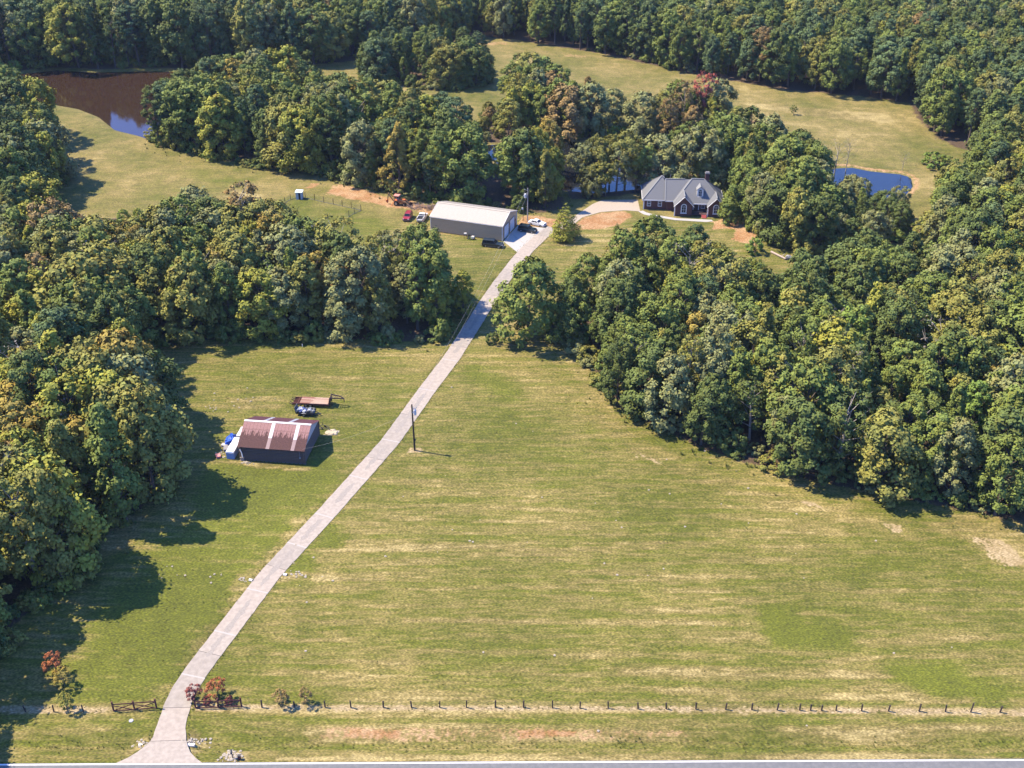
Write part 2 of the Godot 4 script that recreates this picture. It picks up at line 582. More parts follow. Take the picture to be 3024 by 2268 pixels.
# ---------------------------------------------------------------- road, driveway and paths
var DRIVE := [99.8, -46.2, 5.75, 101.2, -46.1, 3.9, 102.3, -46.05, 3.05, 103.8, -46.0, 2.3, 105.9, -46.3, 1.95, 110.5, -46.4, 1.86, 113.5, -46.0, 1.84, 116.0, -45.35, 1.83, 119.5, -44.35, 1.83, 123.0, -43.2, 1.83, 137.2, -38.7, 1.83, 154.2, -31.45, 1.83, 175.2, -23.0, 1.83, 193.8, -17.3, 1.83, 206.9, -12.95, 1.83, 218.2, -9.85, 1.83, 233.4, -5.8, 1.83, 243.0, -3.0, 1.83, 256.0, 1.25, 1.83, 263.5, 4.0, 1.83, 271.5, 7.6, 1.8, 277.2, 11.0, 1.8, 280.5, 14.6, 1.8]


func drive_at(d: float) -> Vector2:
	for k in range(0, DRIVE.size() - 3, 3):
		if d <= DRIVE[k + 3] or k == DRIVE.size() - 6:
			var t: float = clampf((d - DRIVE[k]) / (DRIVE[k + 3] - DRIVE[k]), 0, 1)
			return Vector2(lerpf(DRIVE[k + 1], DRIVE[k + 4], t), lerpf(DRIVE[k + 2], DRIVE[k + 5], t))
	return Vector2.ZERO


func drive_edge(d: float, side: float, more := 0.0) -> Vector2:
	var c := drive_at(d)
	var ahead := drive_at(d + 1.2)
	var back := drive_at(d - 1.2)
	var dir := Vector2(ahead.x - back.x, 2.4)
	if d < 103.5:
		dir = Vector2(0, 1)
	dir = dir.normalized()
	return Vector2(c.x, d) + Vector2(dir.y, -dir.x) * side * (c.y + more)


func drive_piece(d0: float, d1: float, top: float, bottom: float, more := 0.0, jag := 0.0) -> Array:
	var n := maxi(1, int(ceil((d1 - d0) / 1.1)))
	var rows := []
	for k in n + 1:
		var d := lerpf(d0, d1, k / float(n))
		rows.append([drive_edge(d, -1, more + rng.randf_range(-jag, jag)), drive_edge(d, 1, more + rng.randf_range(-jag, jag))])
	var ring := []
	for r in rows:
		ring.append(r[0])
	for k in range(rows.size() - 1, -1, -1):
		ring.append(rows[k][1])
	var s := Shape.new()
	for k in n:
		var a: Vector2 = rows[k][0]
		var b: Vector2 = rows[k][1]
		var c: Vector2 = rows[k + 1][1]
		var e: Vector2 = rows[k + 1][0]
		s.quad(P(a.x, a.y, top), P(b.x, b.y, top), P(c.x, c.y, top), P(e.x, e.y, top))
	for k in ring.size():
		var p: Vector2 = ring[k]
		var q: Vector2 = ring[(k + 1) % ring.size()]
		s.quad(P(p.x, p.y, top), P(p.x, p.y, bottom), P(q.x, q.y, bottom), P(q.x, q.y, top))
	return [s, ring]


func build_roads() -> void:
	# county road along the south edge
	var road := structure("road", P(0, 100.03))
	road.rotation.y = 0.0058
	var s := Shape.new()
	s.quad(Vector3(-900, 0.02, 7.0), Vector3(900, 0.02, 7.0), Vector3(900, 0.02, -0.22), Vector3(-900, 0.02, -0.22))
	s.quad(Vector3(-900, 0.02, -0.22), Vector3(900, 0.02, -0.22), Vector3(900, -0.3, -0.4), Vector3(-900, -0.3, -0.4))
	obj("asphalt", s, mottled("asphalt", Color(0.10, 0.104, 0.108), Color(0.145, 0.146, 0.146), 6.0), road)
	for z in [0.0, 6.7]:
		s = Shape.new()
		s.quad(Vector3(-900, 0.026, z + 0.11), Vector3(900, 0.026, z + 0.11), Vector3(900, 0.026, z - 0.11), Vector3(-900, 0.026, z - 0.11))
		obj("edge_line", s, mottled("road_paint", Color(0.6, 0.6, 0.58), Color(0.7, 0.69, 0.67), 3.0), road)
	for z in [3.2, 3.5]:
		s = Shape.new()
		s.quad(Vector3(-900, 0.026, z + 0.06), Vector3(900, 0.026, z + 0.06), Vector3(900, 0.026, z - 0.06), Vector3(-900, 0.026, z - 0.06))
		obj("centre_line", s, mat("yellow_paint", 0.6, 0.4, 0.06), road)
	# the long concrete drive, slab after slab
	var drive := structure("driveway")
	var tones := [
		mottled("concrete_pale", Color(0.243, 0.212, 0.176), Color(0.339, 0.297, 0.25), 7.0, 0.9, 0.03),
		mottled("concrete_grey", Color(0.22, 0.194, 0.163), Color(0.305, 0.27, 0.229), 9.0, 0.9, 0.03),
		mottled("concrete_warm", Color(0.254, 0.218, 0.18), Color(0.345, 0.3, 0.25), 8.0, 0.9, 0.03),
	]
	var joint := mottled("joint_patch", Color(0.29, 0.272, 0.245), Color(0.36, 0.338, 0.308), 2.0, 0.95, 0.05)
	var cuts := [99.8, 103.6, 109.4, 115.3, 119.8, 124.0, 133.4, 139.0, 144.6, 152.5, 163.7, 169.6, 175.5, 184.6, 194.0, 206.2, 212.0, 218.4, 224.0, 230.5, 237.0, 244.0, 251.0, 258.0, 265.0, 272.0, 277.2]
	var bright := [115.3, 124.0, 133.4, 144.6, 152.5, 163.7, 175.5, 194.0, 206.2]
	for k in cuts.size() - 1:
		var piece := drive_piece(cuts[k] + 0.03, cuts[k + 1] - 0.03, 0.07, -0.75 if cuts[k] < 107 else -0.1, 0.0, 0.05)
		obj("concrete_slab", piece[0], tones[(k * 2 + k / 3) % 3], drive)
	for c in bright:
		obj("joint_patch", drive_piece(c - 0.13, c + 0.13, 0.076, -0.05, 0.01)[0], joint, drive)
	# dark tyre wear along the middle of the drive
	var wear := mottled("tyre_wear", Color(0.2, 0.178, 0.152), Color(0.285, 0.256, 0.222), 4.0, 0.9, 0.04)
	for run in [[119, 131.5], [134.5, 143.5], [145.8, 151.5], [156, 162], [166, 174], [178, 192.5], [209, 216.8], [219.6, 229], [233, 236], [239, 243], [246, 250]]:
		s = Shape.new()
		var d: float = run[0]
		var w0 := 0.08
		while d < run[1]:
			var e: float = minf(d + 0.8, run[1])
			var w1: float = rng.randf_range(0.22, 0.62) if e < run[1] else 0.06
			var o := rng.randf_range(-0.18, 0.18)
			var a := drive_at(d).x
			var b := drive_at(e).x
			s.quad(P(a - w0, d, 0.0745), P(a + w0, d, 0.0745), P(b + w1 + o, e, 0.0745), P(b - w1 + o, e, 0.0745))
			w0 = w1
			d = e
		obj("tyre_wear", s, wear, drive)
	# parking pad in front of the workshop
	var pad := structure("parking_pad")
	var bright_concrete := mottled("concrete_new", Color(0.30, 0.285, 0.262), Color(0.36, 0.343, 0.318), 5.0, 0.9, 0.04)
	for quad in [[-2.25, 268.45, 1.55, 261.2, 3.5, 266.2, -0.35, 273.7], [-0.32, 273.78, 3.53, 266.28, 5.9, 271.6, 1.62, 279.1], [3.6, 266.35, 4.4, 265.4, 7.4, 271.4, 6.6, 272.9], [1.72, 279.05, 5.93, 271.7, 6.6, 273.0, 9.9, 276.9]]:
		s = Shape.new()
		s.slab(Array(poly(quad)), 0.064, -0.1)
		obj("concrete_slab", s, bright_concrete, pad)
	# the drive goes on up to the house
	var upper := structure("house_drive")
	s = Shape.new()
	s.slab(Array(poly([11.2, 278.6, 14.2, 276.2, 16.0, 278.6, 19.2, 284.6, 24.4, 288.3, 31.1, 289.6, 35.4, 288.8, 35.5, 297.5, 25.5, 297.2, 22.6, 294.2, 19.6, 289.4, 16.4, 284.2])), 0.05, -0.1)
	obj("concrete_slab", s, mottled("concrete_house", Color(0.27, 0.228, 0.178), Color(0.35, 0.30, 0.24), 6.0, 0.9, 0.04), upper)
	var walk := structure("front_walk")
	s = Shape.new()
	s.slab(Array(poly([34.9, 288.7, 36.2, 286.6, 38.6, 285.2, 44.2, 282.6, 52.6, 281.3, 54.4, 281.8, 54.2, 282.8, 44.8, 283.9, 39.2, 286.3, 37.0, 288.0, 36.2, 289.3])), 0.06, -0.1)
	obj("paving", s, bright_concrete, walk)


# tufts of longer grass along edges that the mower misses
func build_grass() -> void:
	var st := SurfaceTool.new()
	st.begin(Mesh.PRIMITIVE_TRIANGLES)
	for k in 26:
		var a := rng.randf() * TAU
		var r := rng.randf() * 0.3
		var root := Vector3(cos(a) * r, 0, sin(a) * r)
		var out := Vector3(cos(a), 0, sin(a)) * rng.randf_range(0.1, 0.45)
		var tip := root + out + Vector3(0, rng.randf_range(0.5, 1.0), 0)
		var side := Vector3(-sin(a), 0, cos(a)) * 0.07
		var shade := rng.randf_range(0.7, 1.25)
		for v in [root - side, root + side, tip]:
			st.set_color(Color(shade, shade, shade))
			st.add_vertex(v)
	st.generate_normals()
	var blade := st.commit()
	var spots := []
	for d10 in range(1005, 2760, 5):
		for side in [-1.0, 1.0]:
			if rng.randf() < 0.8:
				var p := drive_edge(d10 * 0.1, side, rng.randf_range(0.02, 0.5))
				spots.append([p, rng.randf_range(0.1, 0.26)])
	for k in 260:
		spots.append([Vector2(rng.randf_range(-75, 75), 109.4 + rng.randfn() * 0.5), rng.randf_range(0.08, 0.22)])
	for k in 420:
		spots.append([Vector2(rng.randf_range(-70, 72), 103.3 + rng.randfn() * 0.6), rng.randf_range(0.1, 0.3)])
	for k in 1500:
		spots.append([Vector2(rng.randf_range(-60, 80), rng.randf_range(110, 206)), rng.randf_range(0.08, 0.24)])
	for w in ["barn", "lawn", "field", "workshop", "meadow"]:
		var ring: PackedVector2Array = WOODS[w]
		for i in ring.size():
			var a := ring[i]
			var b := ring[(i + 1) % ring.size()]
			for j in int(a.distance_to(b) * 2.2):
				var p := a.lerp(b, rng.randf()) + Vector2(rng.randfn(), rng.randfn()) * 2.2
				spots.append([p, rng.randf_range(0.2, 0.75)])
	var mm := MultiMesh.new()
	mm.transform_format = MultiMesh.TRANSFORM_3D
	mm.use_colors = true
	mm.mesh = blade
	var keep := []
	for e in spots:
		if absf(e[0].x - drive_at(e[0].y).x) > drive_at(e[0].y).y or e[0].y > 278:
			keep.append(e)
	mm.instance_count = keep.size()
	for k in keep.size():
		var p: Vector2 = keep[k][0]
		var s: float = keep[k][1]
		mm.set_instance_transform(k, Transform3D(Basis(Vector3.UP, rng.randf() * TAU).scaled(Vector3(s * 1.3, s, s * 1.3)), P(p.x, p.y, height(p.x, p.y))))
		var t := rng.randf()
		mm.set_instance_color(k, Color(0.09 + 0.13 * t, 0.13 + 0.07 * t, 0.02 + 0.05 * t))
	var o := MultiMeshInstance3D.new()
	o.name = "tall_grass"
	o.multimesh = mm
	o.material_override = mats["leaves_tinted"]
	o.set_meta("kind", "stuff")
	add_child(o)
	tag(o, "unmown tufts of longer grass along the drive, fence, ditch and wood edges", "grass")


# ---------------------------------------------------------------- trees
# species: height, crown base share, radius, shape, boughs, leaves per bough, leaf size, flatness of a bough
var SPECIES := {
	"oak": [17.0, 0.14, 5.0, "dome", 66, 112, 0.32, 0.8],
	"oak_b": [16.5, 0.10, 4.6, "dome", 58, 120, 0.33, 0.9],
	"maple": [18.0, 0.10, 4.0, "oval", 64, 108, 0.31, 1.0],
	"maple_b": [18.5, 0.16, 4.2, "oval", 56, 112, 0.33, 1.15],
	"poplar": [20.0, 0.10, 3.4, "point", 64, 104, 0.30, 1.15],
	"hickory": [19.0, 0.20, 4.4, "spread", 54, 104, 0.31, 0.9],
	"thin": [17.5, 0.22, 4.3, "spread", 40, 66, 0.29, 0.85],
	"edge": [14.0, 0.02, 4.5, "dome", 66, 108, 0.32, 0.9],
	"pine": [20.0, 0.30, 3.8, "pine", 66, 96, 0.25, 0.6],
	"pine_b": [19.0, 0.24, 3.5, "pine", 60, 96, 0.26, 0.65],
	"cedar": [11.5, 0.05, 4.4, "cone", 84, 44, 0.23, 0.26],
	"small": [3.6, 0.22, 1.35, "oval", 24, 66, 0.12, 0.9],
	"bush": [3.4, 0.0, 2.3, "dome", 24, 84, 0.25, 0.85],
	"round_bush": [3.4, 0.0, 1.7, "dome", 26, 110, 0.16, 0.95],
	"high": [17.0, 0.42, 4.2, "spread", 44, 92, 0.30, 0.8],
	"bare": [13.0, 0.3, 4.0, "spread", 30, 5, 0.2, 0.8],
}
var TONES := {
	"dark green": [0.089, 0.117, 0.030], "mid-green": [0.128, 0.161, 0.034], "olive": [0.181, 0.179, 0.040], "yellow-green": [0.213, 0.218, 0.034],
	"ochre-tinted": [0.245, 0.190, 0.040], "grey-green": [0.172, 0.184, 0.068], "bronze": [0.226, 0.159, 0.059], "blue-green": [0.084, 0.123, 0.046],
	"rust-red": [0.28, 0.10, 0.04], "bright green": [0.135, 0.195, 0.036], "scarlet": [0.30, 0.085, 0.06], "maroon": [0.19, 0.06, 0.05], "bare grey": [0.20, 0.17, 0.14], "lime-green": [0.23, 0.27, 0.05],
}


func leaf_mat(tone: String) -> StandardMaterial3D:
	var key := "leaves_" + tone
	if mats.has(key):
		return mats[key]
	var c: Array = TONES[tone]
	var m := mat(key, c[0] / AGED, c[1] / AGED, c[2] / AGED, 0.75)
	m.metallic_specular = 0.25
	m.vertex_color_use_as_albedo = true
	m.backlight = lin(0.95, 0.95, 0.68)
	return m


func profile(shape: String, t: float) -> float:
	match shape:
		"dome":
			return sqrt(maxf(0.0, 1.0 - pow(absf(t - 0.36) / 0.64 if t > 0.36 else (0.36 - t) / 0.52, 2.0)))
		"oval":
			return sqrt(maxf(0.0, 1.0 - pow((t - 0.42) / 0.58 if t > 0.42 else (0.42 - t) / 0.54, 2.0)))
		"point":
			return pow(1.0 - t, 0.72) * 0.98 * smooth(-0.15, 0.3, t) + 0.06
		"cone":
			return pow(1.0 - t, 0.85) * smooth(-0.1, 0.1, t)
		"pine":
			return sqrt(maxf(0.0, 1.0 - pow((t - 0.5) / 0.52, 2.0))) * (0.75 + 0.25 * t)
	return sqrt(maxf(0.0, 1.0 - pow((t - 0.55) / 0.5 if t > 0.55 else (0.55 - t) / 0.66, 2.0)))


func tree_proto(species: String, sd: int) -> Dictionary:
	var key := species + str(sd)
	if protos.has(key):
		return protos[key]
	var g := RandomNumberGenerator.new()
	g.seed = hash(key) + 77
	var q: Array = SPECIES[species]
	var hgt: float = q[0]
	var base: float = q[1] * hgt
	var rad: float = q[2]
	var v := PackedVector3Array()
	var nn := PackedVector3Array()
	var cc := PackedColorArray()
	var ids := PackedInt32Array()
	var wood := Shape.new()
	var lean := Vector3(g.randf_range(-0.05, 0.05), 0, g.randf_range(-0.05, 0.05)) * hgt
	var trunk_top := Vector3(0, lerpf(base, hgt, 0.72), 0) + lean
	var tr: float = 0.014 * hgt + 0.03
	var mid := Vector3(lean.x * 0.3, base * 0.9 + 0.1 * hgt, lean.z * 0.3)
	wood.tube(Vector3(0, -0.4, 0), mid, tr * 1.25, tr * 0.85, 7, false)
	wood.tube(mid, trunk_top, tr * 0.85, tr * 0.3, 6)
	var squash := g.randf_range(0.82, 1.18)
	var lobes := []
	for k in 5:
		lobes.append([g.randf() * TAU, g.randf_range(-0.28, 0.28)])
	var boughs: int = q[4]
	for k in boughs:
		var t := (k + g.randf()) / boughs
		if q[3] == "cone":
			t = 1.0 - sqrt(1.0 - t * 0.985)
		else:
			t = pow(t, 0.85)
		var w := profile(q[3], t)
		var ang := k * 2.39996 + g.randf_range(-0.6, 0.6)
		for l in lobes:
			w *= 1.0 + l[1] * maxf(0.0, cos(ang - l[0]))
		var r := rad * w * sqrt(g.randf_range(0.3, 1.0))
		if q[3] == "cone":
			r = rad * w * g.randf_range(0.35, 0.85)
		var y := lerpf(base, hgt * 0.96, t)
		var c := Vector3(cos(ang) * r * squash, y, sin(ang) * r / squash) + lean * (y / hgt)
		var size := rad * g.randf_range(0.17, 0.33) * (0.66 + 0.34 * w)
		if q[3] == "pine":
			size = rad * g.randf_range(0.18, 0.3)
		elif q[3] == "cone":
			size = maxf(0.35, rad * w * 0.42)
		if k % 2 == 0 and hgt > 3.0:
			var from := Vector3(lean.x * 0.3, lerpf(base * 0.8, y - r * 0.55, 0.85), lean.z * 0.3)
			from.y = clampf(from.y, hgt * 0.06, trunk_top.y)
			wood.tube(from, c, tr * 0.34, tr * 0.1, 4, false)
			if species == "bare" or species == "thin":
				for b in 4:
					wood.tube(c, c + Vector3(g.randf_range(-1, 1), g.randf_range(0.1, 1.2), g.randf_range(-1, 1)) * size, tr * 0.11, tr * 0.03, 3, false)
		var bough_tone := g.randf_range(0.72, 1.22)
		var warm := g.randf_range(-0.06, 0.13) * (0.4 + t)
		var out := Vector3(cos(ang), 0.55, sin(ang)).normalized()
		var leaves := int(1.25 * q[5] * pow(size / (rad * 0.29), 1.3))
		for i in leaves:
			var dir := Vector3(g.randfn(), g.randfn(), g.randfn()).normalized()
			if dir.dot(out) < -0.25 and g.randf() < 0.8:
				dir = -dir
			if dir.y < -0.35 and g.randf() < 0.7:
				dir.y = -dir.y
			var depth := 1.05 - 0.75 * pow(g.randf(), 1.8)
			if g.randf() < 0.16:
				depth *= g.randf_range(1.1, 1.6)
			var p := c + Vector3(dir.x * size, dir.y * size * q[7], dir.z * size) * depth
			if p.y < 0.1:
				p.y = g.randf_range(0.1, 0.4)
			var n := (dir * 0.75 + out * 0.25 + Vector3(g.randf_range(-1, 1), g.randf_range(-0.4, 1.3), g.randf_range(-1, 1)) * 0.75).normalized()
			var tn := n.cross(Vector3(g.randf_range(-1, 1), g.randf_range(-1, 1), g.randf_range(-1, 1))).normalized()
			var bn := n.cross(tn)
			var s: float = q[6] * g.randf_range(0.5, 1.15)
			var droop := n * s * g.randf_range(-0.35, 0.1)
			var e := v.size()
			v.append(p + tn * s + droop)
			v.append(p + bn * s * 0.72)
			v.append(p - tn * s + droop)
			v.append(p - bn * s * 0.72)
			var shade := bough_tone * g.randf_range(0.7, 1.3)
			var col := Color(shade * (1.0 + warm * 1.6), shade * (1.0 + warm * 0.4), shade * (1.0 - warm))
			var soft := (n + dir * 0.35).normalized()
			for z in 4:
				nn.append(soft)
				cc.append(col)
			for z in [0, 3, 2, 0, 2, 1]:
				ids.append(e + z)
	var arr := []
	arr.resize(Mesh.ARRAY_MAX)
	arr[Mesh.ARRAY_VERTEX] = v
	arr[Mesh.ARRAY_NORMAL] = nn
	arr[Mesh.ARRAY_COLOR] = cc
	arr[Mesh.ARRAY_INDEX] = ids
	var crown := ArrayMesh.new()
	crown.add_surface_from_arrays(Mesh.PRIMITIVE_TRIANGLES, arr)
	protos[key] = {"crown": crown, "trunk": wood.done(), "height": hgt, "radius": rad}
	return protos[key]


func bark(pale := false) -> Material:
	if pale:
		return mottled("pale_bark", Color(0.24, 0.21, 0.18), Color(0.36, 0.33, 0.29), 1.5, 0.95, 0.05)
	return mottled("bark", Color(0.07, 0.055, 0.042), Color(0.15, 0.12, 0.095), 1.5, 0.95, 0.05)


func tree(called: String, label: String, species: String, sd: int, tone: String, x: float, d: float, h: float, wide := 1.0, group := "", category := "tree") -> Node3D:
	var p := tree_proto(species, sd)
	var t := thing(called, label, category, P(x, d, height(x, d)), rng.randf() * 360.0, group)
	var k: float = h / p.height
	t.scale = Vector3(k * wide, k, k * wide)
	obj("trunk", p.trunk, bark(species in ["thin", "bare", "hickory"]), t)
	obj("crown", p.crown, leaf_mat(tone), t)
	return t


func pick(table: Array) -> String:
	var sum := 0.0
	for k in range(1, table.size(), 2):
		sum += table[k]
	var r := rng.randf() * sum
	for k in range(1, table.size(), 2):
		r -= table[k]
		if r <= 0.0:
			return table[k - 1]
	return table[0]


# pixels of a 1000-pixel-wide picture that a tree covers; 0 outside the frame
func seen(x: float, d: float, h: float, r: float) -> float:
	var a := deg_to_rad(TILT)
	var best := 0.0
	for y in [h * 0.5, h]:
		var z: float = d * cos(a) + (EYE_HEIGHT - y) * sin(a)
		var up: float = -d * sin(a) * -1.0 - (EYE_HEIGHT - y) * cos(a)
		var t := tan(deg_to_rad(FOV * 0.5))
		if z > 0 and absf(x) - r * 0.6 < z * t * 1.3333 and absf(up) < z * t + 2.0:
			best = maxf(best, h * r / (z * z))
	return best


func plant(wood: String, step: float, trees: Array, tones: Array, hmin: float, hmax: float, pines := 0.0) -> void:
	var ring: PackedVector2Array = WOODS[wood]
	var lo := Vector2(1e9, 1e9)
	var hi := -lo
	for p in ring:
		lo = lo.min(p)
		hi = hi.max(p)
	var d := lo.y
	var odd := 0
	while d < hi.y:
		var x := lo.x + (step * 0.5 if odd % 2 else 0.0)
		while x < hi.x:
			var p := Vector2(x + rng.randf_range(-0.36, 0.36) * step, d + rng.randf_range(-0.36, 0.36) * step)
			x += step
			if not inside(p, ring):
				continue
			if absf(p.x) > 30.0 + p.y * 0.62:
				continue
			# a narrow break in the wood, where the hidden pond shows
			var low := wood in ["workshop", "bank", "pond"] and p.y > 292.5 and p.y < 390 and p.x / p.y > -0.036 and p.x / p.y < -0.004
			if low and rng.randf() < 0.6:
				continue
			var e := -edge_distance(p, ring) if wood != "far" else 10.0
			var is_pine := rng.randf() < pines
			var sp := pick(["pine", 1.0, "pine_b", 1.0]) if is_pine else pick(trees)
			var h := rng.randf_range(hmin, hmax)
			if rng.randf() < 0.14:
				h *= 0.72
			if e < 3.5 and not is_pine:
				sp = pick(["edge", 0.4 if wood == "field" else 1.1, sp, 1.0])
				h *= 1.02 if wood == "barn" else 0.9
			if wood == "far" and p.x < -78 and p.y < 475:
				h *= 1.22
			if low:
				h = rng.randf_range(4.5, 6.5)
				sp = "edge"
				is_pine = false
			var tone := pick(["blue-green", 2.0, "dark green", 1.0, "mid-green", 1.0]) if is_pine else pick(tones)
			if wood == "field" and e < 14.0 and not is_pine:
				tone = pick(["mid-green", 3.0, "dark green", 2.6, "olive", 1.2, "grey-green", 0.8])
			candidates.append({"wood": wood, "x": p.x, "d": p.y, "h": h, "species": sp, "seed": rng.randi() % 3, "pine": is_pine,
				"tone": tone, "wide": rng.randf_range(0.88, 1.16), "turn": rng.randf() * 360.0, "tint": rng.randf_range(0.82, 1.16)})
		d += step * 0.87
		odd += 1


func ordinal(n: int) -> String:
	if n < 20:
		return ORD[n]
	var tens := ["", "", "twent", "thirt", "fort", "fift", "sixt"]
	if n % 10 == 0:
		return tens[n / 10] + "ieth"
	return tens[n / 10] + "y-" + ORD[n % 10]


# how trees are told apart: rows count inward from an open edge, places within a row from a landmark
var WOOD_WORDS := {
	"barn": ["the barn lawn", "the road", "the wood by the barn", Vector2(-1, 0), Vector2(0, 1)],
	"lawn": ["the barn lawn", "the driveway", "the pen-side wood", Vector2(0, 1), Vector2(-1, 0)],
	"meadow": ["the pond meadow", "the dog pen", "the pond-meadow wood", Vector2(-0.8, 0.6), Vector2(-0.6, 0.8)],
	"field": ["the mown field", "the driveway", "the mown field's wood", Vector2(0.35, 0.94), Vector2(0.94, -0.35)],
	"workshop": ["the dog pen side", "the workshop", "the wood behind the workshop", Vector2(0, 1), Vector2(-1, 0)],
	"bank": ["the house drive", "the workshop", "the house pond bank", Vector2(0, 1), Vector2(1, 0)],
	"pond": ["the hidden pond", "the brown pond", "the hidden-pond grove", Vector2(0, 1), Vector2(1, 0)],
	"house": ["the road side", "the brick house", "the house-side grove", Vector2(0, 1), Vector2(1, 0)],
	"bankside": ["the road side", "the brick house", "the blue-pond thicket", Vector2(0, 1), Vector2(1, 0)],
	"grove": ["the road side", "the brown pond", "the lone meadow grove", Vector2(0, 1), Vector2(1, 0)],
	"far": ["the back meadow", "the brown pond", "the back forest", Vector2(0, 1), Vector2(1, 0)],
}


func build_woods() -> void:
	var mixed := ["oak", 2.0, "oak_b", 2.0, "maple", 2.0, "maple_b", 1.5, "poplar", 1.5, "hickory", 1.5, "thin", 0.9]
	plant("barn", 5.7, mixed, ["mid-green", 2.0, "olive", 3.6, "yellow-green", 3.0, "ochre-tinted", 2.0, "grey-green", 1.4, "bronze", 0.3, "dark green", 1.0], 15, 23, 0.07)
	plant("lawn", 5.7, mixed, ["mid-green", 2.0, "olive", 4.0, "yellow-green", 1.4, "ochre-tinted", 0.5, "grey-green", 2.0, "bronze", 0.35, "dark green", 1.2], 14.5, 21, 0.0)
	plant("meadow", 6.0, mixed, ["mid-green", 2, "olive", 2, "yellow-green", 2.4, "dark green", 2, "grey-green", 1.6], 16, 23, 0.1)
	plant("field", 5.9, mixed, ["mid-green", 3.8, "dark green", 2.6, "olive", 3.4, "grey-green", 1.8, "yellow-green", 0.8, "bright green", 0.35, "ochre-tinted", 0.2], 13, 20, 0.03)
	plant("workshop", 5.8, mixed, ["mid-green", 2.4, "dark green", 2.2, "olive", 2, "yellow-green", 1.9, "grey-green", 1.2, "ochre-tinted", 0.3], 16, 23, 0.34)
	plant("bank", 5.4, ["high", 3.0, "thin", 1.0, "hickory", 0.6], ["grey-green", 2, "mid-green", 1, "olive", 1], 14, 19)
	plant("pond", 5.8, mixed, ["grey-green", 2, "mid-green", 1.6, "olive", 2.4, "yellow-green", 0.8, "bronze", 0.5], 15, 21)
	plant("house", 5.8, mixed, ["dark green", 3, "mid-green", 3, "grey-green", 2, "olive", 1], 15.5, 21)
	plant("bankside", 5.0, mixed, ["grey-green", 3, "dark green", 2, "mid-green", 1], 7.5, 11)
	plant("grove", 5.8, mixed, ["dark green", 2, "mid-green", 2, "blue-green", 2, "olive", 0.4], 13, 18, 0.35)
	plant("far", 6.6, mixed, ["dark green", 3.2, "mid-green", 3.2, "blue-green", 2, "olive", 1.5, "grey-green", 0.9, "yellow-green", 0.4, "bronze", 0.25], 15, 22, 0.2)
	for c in candidates:
		c.area = seen(c.x, c.d, c.h, tree_proto(c.species, c.seed).radius * c.h / tree_proto(c.species, c.seed).height * c.wide)
	candidates.sort_custom(func(a, b): return a.area > b.area)
	var singles := []
	var rest := []
	var n_broad := 0
	var n_pine := 0
	for c in candidates:
		if c.area > 0.0 and (n_pine < 90 if c.pine else n_broad < 285):
			singles.append(c)
			if c.pine:
				n_pine += 1
			else:
				n_broad += 1
		else:
			rest.append(c)
	# rows and places for the labels
	var rows := {}
	for c in singles:
		var w: Array = WOOD_WORDS[c.wood]
		var p := Vector2(c.x, c.d)
		var depth: float = -edge_distance(p, WOODS[c.wood]) if c.wood in ["barn", "field", "house", "meadow"] else p.dot(w[3]) - 200.0
		var row := int(maxf(0.0, depth) / 6.5)
		var key := "%s %d %s" % [c.wood, row, c.pine]
		if not rows.has(key):
			rows[key] = []
		rows[key].append(c)
	var first_row := {}
	for key in rows:
		var c0 = rows[key][0]
		var r := int(key.split(" ")[1])
		var fk: String = c0.wood + str(c0.pine)
		first_row[fk] = mini(first_row.get(fk, 999), r)
	for key in rows:
		var list: Array = rows[key]
		var w: Array = WOOD_WORDS[list[0].wood]
		list.sort_custom(func(a, b): return Vector2(a.x, a.d).dot(w[4]) < Vector2(b.x, b.d).dot(w[4]))
		var r: int = int(key.split(" ")[1]) - first_row[list[0].wood + str(list[0].pine)] + 1
		for k in list.size():
			var c = list[k]
			var kind := "pine" if c.pine else "tree"
			var label := "%s %s, %s from %s, %s row of %s" % [c.tone, kind, ordinal(k + 1), w[1], ordinal(r), w[2]]
			var t := tree("pine_tree" if c.pine else "broadleaf_tree", label, c.species, c.seed, c.tone, c.x, c.d, c.h, c.wide, "pines standing in the woods" if c.pine else "broadleaf trees of the woods", "pine" if c.pine else "tree")
			t.rotation.y = deg_to_rad(c.turn)
	# what is past counting: the forest behind, one object
	var forest := thing("distant_forest", "dense green forest rising behind the back meadow and filling the deep woods", "forest")
	forest.set_meta("kind", "stuff")
	var by := {}
	for c in rest:
		var key: String = c.species + str(c.seed)
		if not by.has(key):
			by[key] = []
		by[key].append(c)
	for key in by:
		var list: Array = by[key]
		var p := tree_proto(list[0].species, list[0].seed)
		for part in ["crown", "trunk"]:
			var mm := MultiMesh.new()
			mm.transform_format = MultiMesh.TRANSFORM_3D
			mm.use_colors = part == "crown"
			mm.mesh = p[part]
			mm.instance_count = list.size()
			for k in list.size():
				var c = list[k]
				var s: float = c.h / p.height
				mm.set_instance_transform(k, Transform3D(Basis(Vector3.UP, deg_to_rad(c.turn)).scaled(Vector3(s * c.wide, s, s * c.wide)), P(c.x, c.d)))
				if part == "crown":
					var tone: Array = TONES[c.tone]
					mm.set_instance_color(k, Color(tone[0] * c.tint, tone[1] * c.tint, tone[2] * c.tint))
			var o := MultiMeshInstance3D.new()
			o.name = "foliage" if part == "crown" else "trunks"
			o.multimesh = mm
			o.set_meta("kind", "stuff")
			if part == "crown":
				if not mats.has("leaves_tinted"):
					var m := mat("leaves_tinted", 1, 1, 1, 0.75)
					m.albedo_color = Color.WHITE
					m.metallic_specular = 0.25
					m.vertex_color_use_as_albedo = true
					m.backlight = lin(0.95, 0.95, 0.68)
				o.material_override = mats["leaves_tinted"]
			else:
				o.material_override = bark()
			forest.add_child(o, true)
	# brushy undergrowth in and along the woods
	var spots := []
